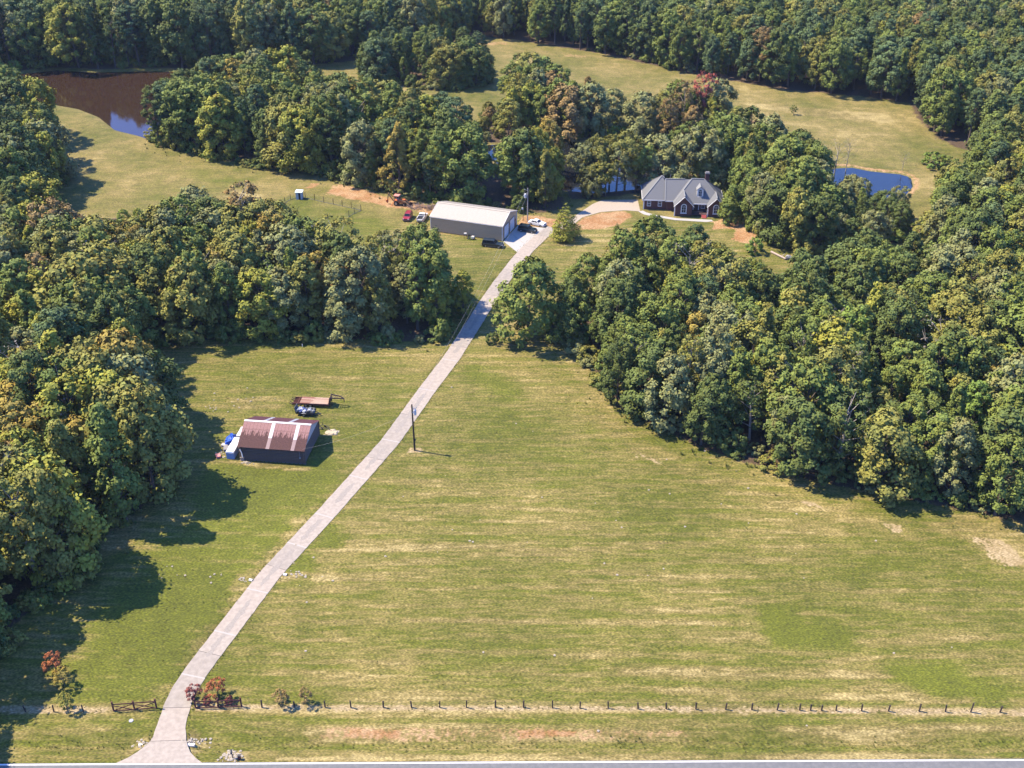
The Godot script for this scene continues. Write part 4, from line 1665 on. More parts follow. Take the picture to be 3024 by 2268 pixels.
# shape: "suv", "sedan" or "pickup"; x forward
func vehicle(called: String, label: String, category: String, at: Vector3, turn: float, shape: String, size: Vector3, paint: Color, low: Color) -> Node3D:
	var t := thing(called, label, category, at, turn)
	var l := size.x * 0.5
	var h := size.y
	var w := size.z * 0.5
	var r := 0.36 if shape != "sedan" else 0.33
	var body := mat("paint_" + called + str(paint.r), paint.r, paint.g, paint.b, 0.28)
	body.clearcoat_enabled = true
	body.clearcoat = 0.8
	body.clearcoat_roughness = 0.08
	var lower := mat("lower_" + called + str(low.r), low.r, low.g, low.b, 0.45)
	var glass := mat("car_glass", 0.012, 0.015, 0.02, 0.05)
	var dark := mat("car_dark", 0.02, 0.02, 0.022, 0.6)
	var belt := h * 0.58
	var bonnet := h * 0.56
	var x_ws := l * 0.42      # foot of the windscreen
	var x_rt := l * 0.14      # front of the roof
	var x_rb := -l * 0.90     # back of the roof
	var x_bk := -l * 0.97
	if shape == "sedan":
		x_ws = l * 0.40
		x_rt = l * 0.08
		x_rb = -l * 0.42
		x_bk = -l * 0.74
		bonnet = h * 0.60
		belt = h * 0.64
	elif shape == "pickup":
		x_ws = l * 0.48
		x_rt = l * 0.26
		x_rb = -l * 0.12
		x_bk = -l * 0.18
	var bottom := r * 0.72
	# lower body with arched wheel openings
	var side := []
	side.append(Vector2(-l * 0.98, bottom + 0.12))
	for wx in [-l * 0.60, l * 0.62]:
		for k in 7:
			var a := PI - PI * k / 6.0
			side.append(Vector2(wx + cos(a) * r * 1.22, bottom + sin(a) * r * 1.15))
	side.append(Vector2(l * 0.97, bottom + 0.1))
	side.append(Vector2(l, bonnet * 0.72))
	side.append(Vector2(l * 0.93, bonnet * 0.94))
	side.append(Vector2(x_ws + l * 0.04, bonnet * 1.04))
	side.append(Vector2(x_ws, belt))
	if shape == "pickup":
		side.append(Vector2(-l * 0.98, belt * 0.98))
	elif shape == "sedan":
		side.append(Vector2(x_bk, belt * 1.0))
		side.append(Vector2(-l * 0.96, belt * 0.96))
	else:
		side.append(Vector2(-l * 0.985, belt))
	side.append(Vector2(-l, belt * 0.7))
	obj("body", across(side, w, 0.0), body, t)
	# cabin: glass house with a painted roof and pillars
	var cabin := [Vector2(x_bk, belt - 0.02), Vector2(x_ws, belt - 0.02), Vector2(x_rt, h * 0.965), Vector2(x_rb, h * 0.965)]
	var wt := w * 0.80
	var wb := w * 0.95
	var s := Shape.new()
	var lo := [Vector3(x_bk, belt - 0.03, wb), Vector3(x_ws, belt - 0.03, wb), Vector3(x_ws, belt - 0.03, -wb), Vector3(x_bk, belt - 0.03, -wb)]
	var hi := [Vector3(x_rb, h * 0.96, wt), Vector3(x_rt, h * 0.96, wt), Vector3(x_rt, h * 0.96, -wt), Vector3(x_rb, h * 0.96, -wt)]
	for k in 4:
		var j := (k + 1) % 4
		s.quad(lo[k], lo[j], hi[j], hi[k])
	obj("cabin", s, body, t)
	s = Shape.new()
	s.loft([[Vector3(x_rb - 0.04, h * 0.955, 0), Vector3(x_rt + 0.05, h * 0.955, 0), Vector3(x_rt - 0.1, h, 0), Vector3(x_rb + 0.1, h * 0.995, 0)].map(func(p): return p + Vector3(0, 0, -wt - 0.01)), [Vector3(x_rb - 0.04, h * 0.955, 0), Vector3(x_rt + 0.05, h * 0.955, 0), Vector3(x_rt - 0.1, h, 0), Vector3(x_rb + 0.1, h * 0.995, 0)].map(func(p): return p + Vector3(0, 0, wt + 0.01))])
	obj("roof", s, body, t)
	# windows just proud of the cabin
	var at_wall := func(k: int, u: float, v: float, g: float) -> Vector3:
		var j := (k + 1) % 4
		var p: Vector3 = lo[k].lerp(lo[j], u).lerp(hi[k].lerp(hi[j], u), v)
		var n: Vector3 = (lo[j] - lo[k]).cross(hi[k] - lo[k]).normalized()
		return p + n * g
	for e in [[1, 0.05, 0.95, "windscreen"], [3, 0.08, 0.92, "rear_window"]]:
		s = Shape.new()
		s.quad(at_wall.call(e[0], e[1], 0.12, 0.012), at_wall.call(e[0], e[2], 0.12, 0.012), at_wall.call(e[0], e[2], 0.9, 0.012), at_wall.call(e[0], e[1], 0.9, 0.012))
		obj(e[3], s, glass, t)
	var splits := [[0.04, 0.34], [0.37, 0.65], [0.68, 0.93]] if shape == "suv" else [[0.10, 0.5], [0.53, 0.9]]
	for k in [0, 2]:
		for u in splits:
			s = Shape.new()
			var u0: float = u[0] if k == 0 else 1.0 - u[1]
			var u1: float = u[1] if k == 0 else 1.0 - u[0]
			s.quad(at_wall.call(k, u0, 0.16, 0.012), at_wall.call(k, u1, 0.16, 0.012), at_wall.call(k, lerpf(u1, 0.5, 0.06), 0.86, 0.012), at_wall.call(k, lerpf(u0, 0.5, 0.06), 0.86, 0.012))
			obj("side_window", s, glass, t)
	# sills, bumpers, grille, lights, mirrors
	s = Shape.new()
	s.box(Vector3(0.0, bottom + 0.08, 0), Vector3(l * 0.86, 0.2, w * 2.01))
	obj("sill", s, lower, t)
	for g in [-1.0, 1.0]:
		s = Shape.new()
		s.box(Vector3(g * l * 0.985, bottom + 0.16, 0), Vector3(0.22, 0.24, w * 1.86))
		obj("bumper", s, lower, t)
	s = Shape.new()
	s.box(Vector3(l * 0.995, bonnet * 0.78, 0), Vector3(0.06, 0.2, w * 0.95))
	obj("grille", s, dark, t)
	for g in [-1.0, 1.0]:
		s = Shape.new()
		s.box(Vector3(l * 0.965, bonnet * 0.8, g * w * 0.74), Vector3(0.12, 0.17, w * 0.36))
		obj("headlight", s, mat("headlight", 0.62, 0.64, 0.66, 0.15), t)
		s = Shape.new()
		s.box(Vector3(-l * 0.985, belt * 0.82, g * w * 0.84), Vector3(0.08, 0.26, w * 0.2))
		obj("tail_light", s, mat("tail_light", 0.35, 0.02, 0.02, 0.25), t)
		s = Shape.new()
		s.box(Vector3(x_ws - 0.12, belt + 0.12, g * (w + 0.09)), Vector3(0.14, 0.16, 0.2))
		obj("mirror", s, body, t)
		for x in [-l * 0.60, l * 0.62]:
			wheel(t, x, g * (w - 0.12), r, 0.25)
	if shape == "suv":
		s = Shape.new()
		for g in [-1.0, 1.0]:
			s.bar(Vector3(x_rb + 0.2, h + 0.07, g * wt * 0.86), Vector3(x_rt - 0.3, h + 0.07, g * wt * 0.86), 0.05, 0.05)
			for k in 3:
				s.box(Vector3(lerpf(x_rb + 0.3, x_rt - 0.4, k / 2.0), h + 0.02, g * wt * 0.86), Vector3(0.08, 0.09, 0.05))
		obj("roof_rail", s, lower, t)
	elif shape == "pickup":
		s = Shape.new()
		s.box(Vector3(-l * 0.58, belt - 0.02, 0), Vector3(l * 0.70, 0.06, w * 1.6))
		obj("bed_floor", s, dark, t)
		s = Shape.new()
		for g in [-1.0, 1.0]:
			s.box(Vector3(-l * 0.58, belt + 0.16, g * w * 0.88), Vector3(l * 0.8, 0.36, 0.14))
		s.box(Vector3(-l * 0.2, belt + 0.16, 0), Vector3(0.08, 0.34, w * 1.6))
		obj("bed_side", s, body, t)
		s = Shape.new()
		s.box(Vector3(-l * 1.08, belt - 0.1, 0), Vector3(0.42, 0.06, w * 1.6))
		obj("tailgate", s, lower, t)
		s = Shape.new()
		s.box(Vector3(-l * 0.3, belt + 0.24, 0), Vector3(0.42, 0.3, w * 1.5))
		obj("tool_box", s, mat("tool_box", 0.4, 0.41, 0.42, 0.4, 0.5), t)
	return t


func post(s: Shape, p: Vector3, h: float, w: float) -> void:
	s.box(p + Vector3(0, h * 0.5 - 0.2, 0), Vector3(w, h + 0.4, w))


func build_fences() -> void:
	var wood := mottled("dark_post", Color(0.035, 0.025, 0.022), Color(0.075, 0.055, 0.045), 0.6)
	var wire := mat("wire", 0.16, 0.15, 0.14, 0.5, 0.5)
	# roadside fence, east of the gate
	var east := thing("post_and_wire_fence", "long post and wire fence along the road east of the driveway", "fence")
	var xs := [-34.6, -30.1, -25.85, -22.3, -17.8, -13.9, -10.0, -6.3, -2.3, 1.6, 5.6, 9.4, 13.3, 17.4, 21.3, 25.4, 29.5, 33.1, 36.6, 39.7, 41.2, 42.7, 44.7, 48.2, 51.9, 56.1, 59.7, 63.2, 67.2, 70.9, 74.8]
	for k in xs.size():
		var s := Shape.new()
		var h: float = 1.3 + rng.randf_range(-0.1, 0.12)
		var w := 0.16
		if k == 27:
			h = 1.75
		if xs[k] > 39 and xs[k] < 45:
			h *= 0.85
		s.box(Vector3(0, h * 0.5 - 0.2, 0), Vector3(w, h + 0.4, w))
		var o := obj("post", s, wood, east)
		o.position = P(xs[k], 109.5 - maxf(0.0, xs[k]) * 0.013)
		o.rotation = Vector3(rng.randf_range(-0.05, 0.05), rng.randf(), rng.randf_range(-0.06, 0.06))
	for y in [0.35, 0.7, 1.05]:
		var s := Shape.new()
		s.tube(P(-34.6, 109.5, y), P(0, 109.5, y), 0.006, 0.006, 3, false)
		s.tube(P(0, 109.5, y), P(74.8, 108.55, y), 0.006, 0.006, 3, false)
		obj("wire", s, wire, east)
	var west := thing("post_and_wire_fence", "short post and wire fence west of the driveway, half under tree shade", "fence")
	for x in [-75.0, -71.0, -67.0, -63.1, -59.0]:
		var s := Shape.new()
		s.box(Vector3(0, 0.45, 0), Vector3(0.13, 1.7, 0.13))
		var o := obj("post", s, wood, west)
		o.position = P(x, 108.7)
		o.rotation = Vector3(rng.randf_range(-0.05, 0.05), 0, rng.randf_range(-0.05, 0.08))
	for y in [0.35, 0.7, 1.05]:
		var s := Shape.new()
		s.tube(P(-75, 108.7, y), P(-55, 108.8, y), 0.006, 0.006, 3, false)
		obj("wire", s, wire, west)
	# brown board entrance wings with crossed braces
	var brown := mottled("brown_board", Color(0.085, 0.03, 0.028), Color(0.14, 0.05, 0.042), 0.8)
	var wings := [
		["board_wing_fence", "brown board entrance fence with crossed braces, open lawn behind it", [-54.9, 108.85, -52.1, 109.1, -49.15, 109.4]],
		["board_wing_fence", "brown board entrance fence with dark shrubs and a maple behind", [-43.75, 109.4, -40.6, 109.5, -37.45, 109.65]],
	]
	for e in wings:
		var t := thing(e[0], e[1], "fence", Vector3.ZERO, 0, "board wings at the driveway entrance")
		var q: Array = e[2]
		for k in 3:
			var s := Shape.new()
			var h := 1.65 if k == 1 else 1.75
			s.box(P(q[k * 2], q[k * 2 + 1], h * 0.5 - 0.2), Vector3(0.18, h + 0.4, 0.18))
			obj("post", s, brown, t)
		for k in 2:
			var a := P(q[k * 2], q[k * 2 + 1] - 0.11)
			var b := P(q[k * 2 + 2], q[k * 2 + 3] - 0.11)
			for y in [0.16, 1.36]:
				var s := Shape.new()
				s.bar(a + Vector3(0, y, 0), b + Vector3(0, y, 0), 0.045, 0.17)
				obj("rail", s, brown, t)
			for g in [[0.22, 1.28, 0.05], [1.28, 0.22, 0.1]]:
				var s := Shape.new()
				s.bar(a + Vector3(0, g[0], g[2]), b + Vector3(0, g[1], g[2]), 0.04, 0.13)
				obj("brace", s, brown, t)
	# the dog pen
	var pen := thing("wire_pen", "grassy pen fenced with dark posts and wire, gated twice", "pen")
	var ring := [-69.7, 281.1, -65.9, 289.4, -64.9, 292.0, -63.7, 294.9, -62.6, 297.7, -60.4, 299.6, -58.6, 298.8, -55.7, 297.2, -52.9, 295.5, -50.0, 294.1, -47.3, 292.6, -44.6, 291.2, -41.7, 289.4, -43.3, 287.4, -44.5, 285.2, -45.5, 281.6, -46.6, 278.6, -47.8, 276.0, -49.0, 273.2, -52.0, 271.5]
	for k in range(0, ring.size(), 2):
		var s := Shape.new()
		s.box(Vector3(0, 0.8, 0), Vector3(0.12, 2.0, 0.12))
		var o := obj("post", s, wood, pen)
		o.position = P(ring[k], ring[k + 1])
	var net := mat("wire_net", 0.2, 0.2, 0.19, 0.6)
	for k in range(0, ring.size() - 2, 2):
		var a := P(ring[k], ring[k + 1])
		var b := P(ring[k + 2], ring[k + 3])
		if k == 2 or k == 30:
			continue
		var s := Shape.new()
		for y in [0.12, 0.45, 0.8, 1.15, 1.5]:
			s.tube(a + Vector3(0, y, 0), b + Vector3(0, y, 0), 0.012, 0.012, 3, false)
		for j in 6:
			var p := a.lerp(b, (j + 0.5) / 6.0)
			s.tube(p, p + Vector3(0, 1.5, 0), 0.008, 0.008, 3, false)
		s.box((a + b) * 0.5 + Vector3(0, 0.06, 0), Vector3(0.05, 0.14, a.distance_to(b)), Basis.looking_at(b - a, Vector3.UP))
		obj("wire_net", s, net, pen)
	for e in [[-65.9, 289.4, -65.3, 291.2], [-46.6, 278.6, -46.0, 280.4]]:
		var gate := Node3D.new()
		gate.name = "gate"
		pen.add_child(gate, true)
		var a := P(e[0], e[1])
		var b := P(e[2], e[3])
		var s := Shape.new()
		for y in [0.15, 1.1, 2.0]:
			s.bar(a + Vector3(0, y, 0), b + Vector3(0, y, 0), 0.09, 0.09)
		for p in [a, b]:
			s.bar(p + Vector3(0, 0.1, 0), p + Vector3(0, 2.05, 0), 0.1, 0.1)
		obj("gate_frame", s, wood, gate)
	var inner := thing("wooden_post", "lone dark post standing inside the grassy pen", "post", P(-58.7, 286.4))
	var s := Shape.new()
	s.tube(Vector3(0, -0.3, 0), Vector3(0, 1.8, 0), 0.08, 0.07, 7)
	obj("shaft", s, wood, inner)
	var yard := thing("wooden_post", "short dark post on the grass before the red parked car", "post", P(-25.6, 279.2))
	s = Shape.new()
	s.tube(Vector3(0, -0.3, 0), Vector3(0, 1.0, 0), 0.09, 0.08, 7)
	obj("shaft", s, wood, yard)


func transformer(t: Node3D, p: Vector3, r: float, h: float) -> void:
	var o := Node3D.new()
	o.name = "transformer"
	t.add_child(o, true)
	var can := mat("transformer_grey", 0.5, 0.52, 0.54, 0.45)
	var s := Shape.new()
	s.tube(p, p + Vector3(0, h, 0), r, r, 14)
	s.tube(p + Vector3(0, h, 0), p + Vector3(0, h + 0.1, 0), r * 1.06, r * 0.9, 14)
	s.box(p + Vector3(-r - 0.08, h * 0.5, 0), Vector3(0.2, 0.3, 0.12))
	obj("can", s, can, o)
	s = Shape.new()
	s.tube(p + Vector3(r * 0.4, h + 0.05, 0), p + Vector3(r * 0.7, h + 0.42, 0), 0.07, 0.04, 7)
	obj("bushing", s, mat("porcelain", 0.55, 0.56, 0.55, 0.3), o)


func sag(s: Shape, a: Vector3, b: Vector3, dip: float, r: float) -> void:
	var last := a
	for k in 14:
		var u := (k + 1) / 14.0
		var p := a.lerp(b, u) - Vector3(0, dip * 4.0 * u * (1.0 - u), 0)
		s.tube(last, p, r, r, 4, false)
		last = p


func build_poles() -> void:
	var dark := mottled("tarred_wood", Color(0.022, 0.016, 0.013), Color(0.05, 0.036, 0.028), 1.0)
	var t := thing("utility_pole", "tall dark utility pole with a grey transformer beside the driveway", "utility pole", P(-18.14, 172.34), 0, "utility poles")
	var s := Shape.new()
	s.tube(Vector3(0, -0.5, 0), Vector3(-0.1, 10.1, 0), 0.19, 0.13, 9)
	obj("shaft", s, dark, t)
	transformer(t, Vector3(0.42, 8.0, 0.1), 0.27, 0.95)
	s = Shape.new()
	s.bar(Vector3(-0.1, 9.2, 0), Vector3(0.75, 9.5, 0.1), 0.06, 0.06)
	s.tube(Vector3(0.75, 9.4, 0.1), Vector3(0.78, 9.75, 0.1), 0.06, 0.04, 6)
	s.bar(Vector3(-0.1, 9.55, 0), Vector3(0.55, 9.1, 0.1), 0.04, 0.04)
	obj("bracket", s, mat("galvanised", 0.48, 0.49, 0.5, 0.4, 0.5), t)
	s = Shape.new()
	s.box(Vector3(0.2, 2.4, 0.05), Vector3(0.22, 0.36, 0.2))
	obj("meter_box", s, mat("meter_dark", 0.05, 0.05, 0.055), t)
	var grey := mottled("grey_pole", Color(0.30, 0.27, 0.24), Color(0.42, 0.39, 0.35), 1.0)
	t = thing("utility_pole", "weathered grey utility pole with a transformer behind the metal workshop", "utility pole", P(4.2, 282.4), 0, "utility poles")
	s = Shape.new()
	s.tube(Vector3(0, -0.5, 0), Vector3(0, 9.3, 0), 0.18, 0.12, 8)
	obj("shaft", s, grey, t)
	transformer(t, Vector3(-0.62, 6.6, 0.1), 0.32, 1.0)
	s = Shape.new()
	s.bar(Vector3(-0.1, 8.6, 0), Vector3(-0.85, 8.9, 0), 0.06, 0.06)
	s.tube(Vector3(-0.85, 8.8, 0), Vector3(-0.85, 9.1, 0), 0.09, 0.06, 6)
	obj("bracket", s, mat("galvanised"), t)
	t = thing("meter_post", "slim brown meter post with a white box behind the workshop", "meter post", P(3.0, 282.3))
	s = Shape.new()
	s.box(Vector3(0, 1.6, 0), Vector3(0.14, 3.6, 0.14))
	obj("shaft", s, mat("brown_post", 0.14, 0.08, 0.06), t)
	s = Shape.new()
	s.box(Vector3(-0.18, 3.5, 0.1), Vector3(0.4, 0.5, 0.2))
	obj("box", s, mat("box_white", 0.6, 0.6, 0.58), t)
	s = Shape.new()
	var wire := mat("power_wire", 0.30, 0.29, 0.28, 0.6)
	for g in [[-0.2, 0.0], [0.75, 0.15]]:
		sag(s, P(-18.2 + g[0], 172.4, 9.6 - g[1]), P(3.9 + g[0], 282.4, 8.9 - g[1]), 2.3, 0.016)
	tag(obj("power_line", s, wire), "twin power wires running along the driveway between the poles", "power line")
	s = Shape.new()
	sag(s, P(-18.3, 172.4, 8.6), P(-38.0, 167.9, 3.3), 0.9, 0.012)
	tag(obj("service_line", s, wire), "thin service wire from the dark pole to the barn corner", "power line")


func build_trailers() -> void:
	# gooseneck flatbed
	var t := thing("gooseneck_trailer", "rusty gooseneck flatbed trailer with a worn plank deck", "trailer", P(-39.4, 188.5), -5.0)
	var rust := mottled("rusty_steel", Color(0.075, 0.028, 0.022), Color(0.145, 0.055, 0.042), 0.8)
	var plank := [mottled("plank_pale", Color(0.27, 0.18, 0.13), Color(0.46, 0.33, 0.25), 0.7), mottled("plank_red", Color(0.17, 0.075, 0.055), Color(0.27, 0.135, 0.10), 0.7), mottled("plank_mid", Color(0.20, 0.12, 0.085), Color(0.36, 0.235, 0.175), 0.7)]
	var s := Shape.new()
	for z in [-1.15, 1.15]:
		s.box(Vector3(-0.3, 0.72, z), Vector3(7.4, 0.3, 0.14))
	for k in 6:
		s.box(Vector3(-3.0 + k * 1.15, 0.70, 0), Vector3(0.12, 0.2, 2.16))
	s.box(Vector3(3.3, 0.95, 0), Vector3(0.16, 0.6, 2.4))
	obj("frame", s, rust, t)
	for k in 12:
		var z := -1.09 + k * 0.198
		var cut := rng.randf_range(-0.6, 0.9)
		s = Shape.new()
		s.box(Vector3((-2.55 + cut) * 0.5, 0.93 + rng.randf_range(-0.01, 0.01), z), Vector3(cut + 2.55 - 0.02, 0.06, 0.18))
		obj("plank", s, plank[1] if k < 3 or k > 9 else plank[rng.randi() % 3], t)
		s = Shape.new()
		s.box(Vector3((3.2 + cut) * 0.5, 0.93 + rng.randf_range(-0.01, 0.01), z), Vector3(3.2 - cut - 0.02, 0.06, 0.18))
		obj("plank", s, plank[0] if rng.randf() < 0.75 else plank[2], t)
	# sloping beaver tail and folded ramps
	for k in 7:
		s = Shape.new()
		s.bar(Vector3(-2.6, 0.86, -1.1 + k * 0.36), Vector3(-4.1, 0.42, -1.1 + k * 0.36), 0.1, 0.16)
		obj("tail_bar", s, rust, t)
	for z in [-0.75, 0.75]:
		s = Shape.new()
		for g in [-0.3, 0.3]:
			s.bar(Vector3(-3.9, 0.45, z + g), Vector3(-4.7, 0.75, z + g), 0.07, 0.1)
		for k in 4:
			s.bar(Vector3(-4.0 - k * 0.2, 0.5 + k * 0.07, z - 0.3), Vector3(-4.0 - k * 0.2, 0.5 + k * 0.07, z + 0.3), 0.05, 0.05)
		obj("ramp", s, mat("dark_rust", 0.04, 0.028, 0.025), t)
	# neck
	s = Shape.new()
	for g in [-1.0, 1.0]:
		s.bar(Vector3(3.3, 0.9, g * 0.9), Vector3(3.5, 2.1, g * 0.75), 0.16, 0.2)
		s.bar(Vector3(3.5, 2.1, g * 0.75), Vector3(5.3, 1.95, g * 0.42), 0.14, 0.2)
		s.bar(Vector3(5.3, 1.95, g * 0.42), Vector3(6.2, 1.7, 0.05 * g), 0.14, 0.18)
	for k in 4:
		var x := 3.55 + k * 0.45
		var z := lerpf(0.75, 0.42, k * 0.25)
		s.bar(Vector3(x, 2.1 - k * 0.035, -z), Vector3(x, 2.1 - k * 0.035, z), 0.07, 0.12)
	s.bar(Vector3(6.15, 1.75, 0), Vector3(6.2, 0.95, 0), 0.14, 0.14)
	s.bar(Vector3(3.7, 1.9, 0), Vector3(3.7, 0.0, 0), 0.12, 0.12)
	obj("gooseneck", s, mat("neck_dark", 0.045, 0.03, 0.03, 0.6), t)
	s = Shape.new()
	s.box(Vector3(3.5, 1.55, -0.1), Vector3(0.12, 1.1, 1.5))
	obj("headboard", s, rust, t)
	for x in [-1.4, -0.45]:
		for g in [-1.0, 1.0]:
			wheel(t, x, g * 0.98, 0.38, 0.24)
	# little trailer heaped with tarped load
	t = thing("utility_trailer", "small dark utility trailer with a single grey wheel each side", "trailer", P(-40.4, 184.9), -10.0)
	var black := mat("trailer_black", 0.03, 0.03, 0.032, 0.6)
	s = Shape.new()
	s.box(Vector3(0, 0.5, 0), Vector3(3.6, 0.14, 1.7))
	for g in [-1.0, 1.0]:
		s.box(Vector3(0, 0.75, g * 0.85), Vector3(3.6, 0.4, 0.06))
	s.bar(Vector3(1.8, 0.48, 0.6), Vector3(3.1, 0.45, 0), 0.1, 0.1)
	s.bar(Vector3(1.8, 0.48, -0.6), Vector3(3.1, 0.45, 0), 0.1, 0.1)
	s.bar(Vector3(2.9, 0.5, 0), Vector3(2.9, 0.0, 0), 0.07, 0.07)
	obj("frame", s, black, t)
	s = Shape.new()
	s.box(Vector3(-1.9, 1.15, 0), Vector3(0.08, 1.3, 1.6), Basis(Vector3.BACK, 0.12))
	obj("ramp_gate", s, mat("gate_grey", 0.10, 0.105, 0.10, 0.7), t)
	for g in [-1.0, 1.0]:
		wheel(t, -0.1, g * 0.98, 0.34, 0.2)
		s = Shape.new()
		s.box(Vector3(-0.1, 0.76, g * 0.98), Vector3(0.95, 0.06, 0.26))
		obj("mudguard", s, mat("guard_grey", 0.2, 0.2, 0.2, 0.6), t)
	# the load: bags and crumpled tarps
	var tarps := [mat("tarp_white", 0.40, 0.42, 0.45, 0.5), mat("tarp_blue", 0.035, 0.06, 0.20, 0.5), mat("bag_black", 0.03, 0.035, 0.045, 0.35), mat("bag_grey", 0.16, 0.18, 0.20, 0.5)]
	var k := 0
	for x in 5:
		for z in 3:
			var at := Vector3(-1.45 + x * 0.72 + rng.randf_range(-0.1, 0.1), 0.88 + rng.randf_range(-0.06, 0.14), -0.55 + z * 0.55)
			var o := obj("load_bag", crumple(Vector3(0.40, 0.27, 0.30), k), tarps[[0, 0, 3, 1, 0, 1, 2, 1, 0, 3, 0, 2, 2, 3, 2][k]])
			o.transform = Transform3D(Basis(Vector3.UP, rng.randf() * TAU), t.transform * at)
			tag(o, "%s bag in the small trailer's heap, %s from its tailgate in the %s line" % [["white", "blue", "black", "grey"][[0, 0, 3, 1, 0, 1, 2, 1, 0, 3, 0, 2, 2, 3, 2][k]], ordinal(x + 1), ["far", "middle", "near"][z]], "bag", "bags heaped in the small trailer")
			k += 1


# a lumpy closed skin, as of a bag or a crumpled tarp
func crumple(size: Vector3, sd: int) -> ArrayMesh:
	var n := FastNoiseLite.new()
	n.seed = sd
	n.frequency = 0.9
	n.fractal_octaves = 3
	var s := Shape.new()
	var at := func(i: int, j: int) -> Vector3:
		var a := PI * i / 9.0
		var b := TAU * (j % 14) / 14.0
		var d := Vector3(sin(a) * cos(b), cos(a), sin(a) * sin(b))
		var q := Vector3(signf(d.x) * pow(absf(d.x), 0.7), signf(d.y) * pow(absf(d.y), 0.7), signf(d.z) * pow(absf(d.z), 0.7))
		return q * size * (1.0 + 0.6 * n.get_noise_3dv(d * 2.6))
	for i in 9:
		for j in 14:
			s.quad(at.call(i + 1, j + 1), at.call(i + 1, j), at.call(i, j), at.call(i, j + 1))
	return s.done()


func covered_stack(label: String, x: float, d: float, turn: float, size: Vector3, front: Material, sd: int) -> void:
	var t := thing("covered_stack", label, "stack", P(x, d), turn, "covered stacks beside the barn")
	var s := Shape.new()
	s.box(Vector3(0, size.y * 0.5, 0), Vector3(size.x, size.y, size.z))
	obj("wrapped_side", s, front, t)
	# rumpled white sheet over the top and part of the flanks
	var n := FastNoiseLite.new()
	n.seed = sd
	n.frequency = 0.7
	s = Shape.new()
	var nx := 8
	var nz := 18
	var at := func(i: int, j: int) -> Vector3:
		var u := i / float(nx) * 2.0 - 1.0
		var v := j / float(nz) * 2.0 - 1.0
		var px := clampf(u * 1.35, -1.0, 1.0) * (size.x * 0.5 + 0.04)
		var drop := maxf(0.0, absf(u) * 1.35 - 1.0) * 1.1
		var vv := clampf(v * 1.06, -1.0, 1.0)
		drop += maxf(0.0, absf(v) * 1.06 - 1.0) * 3.0
		var p := Vector3(px, size.y + 0.05 - drop, vv * (size.z * 0.5 + 0.04))
		return p + Vector3(0, 0.13 * n.get_noise_2d(px * 2.0, p.z * 2.0), 0) + Vector3(0.05 * n.get_noise_2d(p.z * 3.0, drop * 3.0), 0, 0)
	for i in nx:
		for j in nz:
			s.quad(at.call(i, j + 1), at.call(i + 1, j + 1), at.call(i + 1, j), at.call(i, j))
	obj("white_sheet", s, mat("sheet_white", 0.52, 0.53, 0.55, 0.55), t)


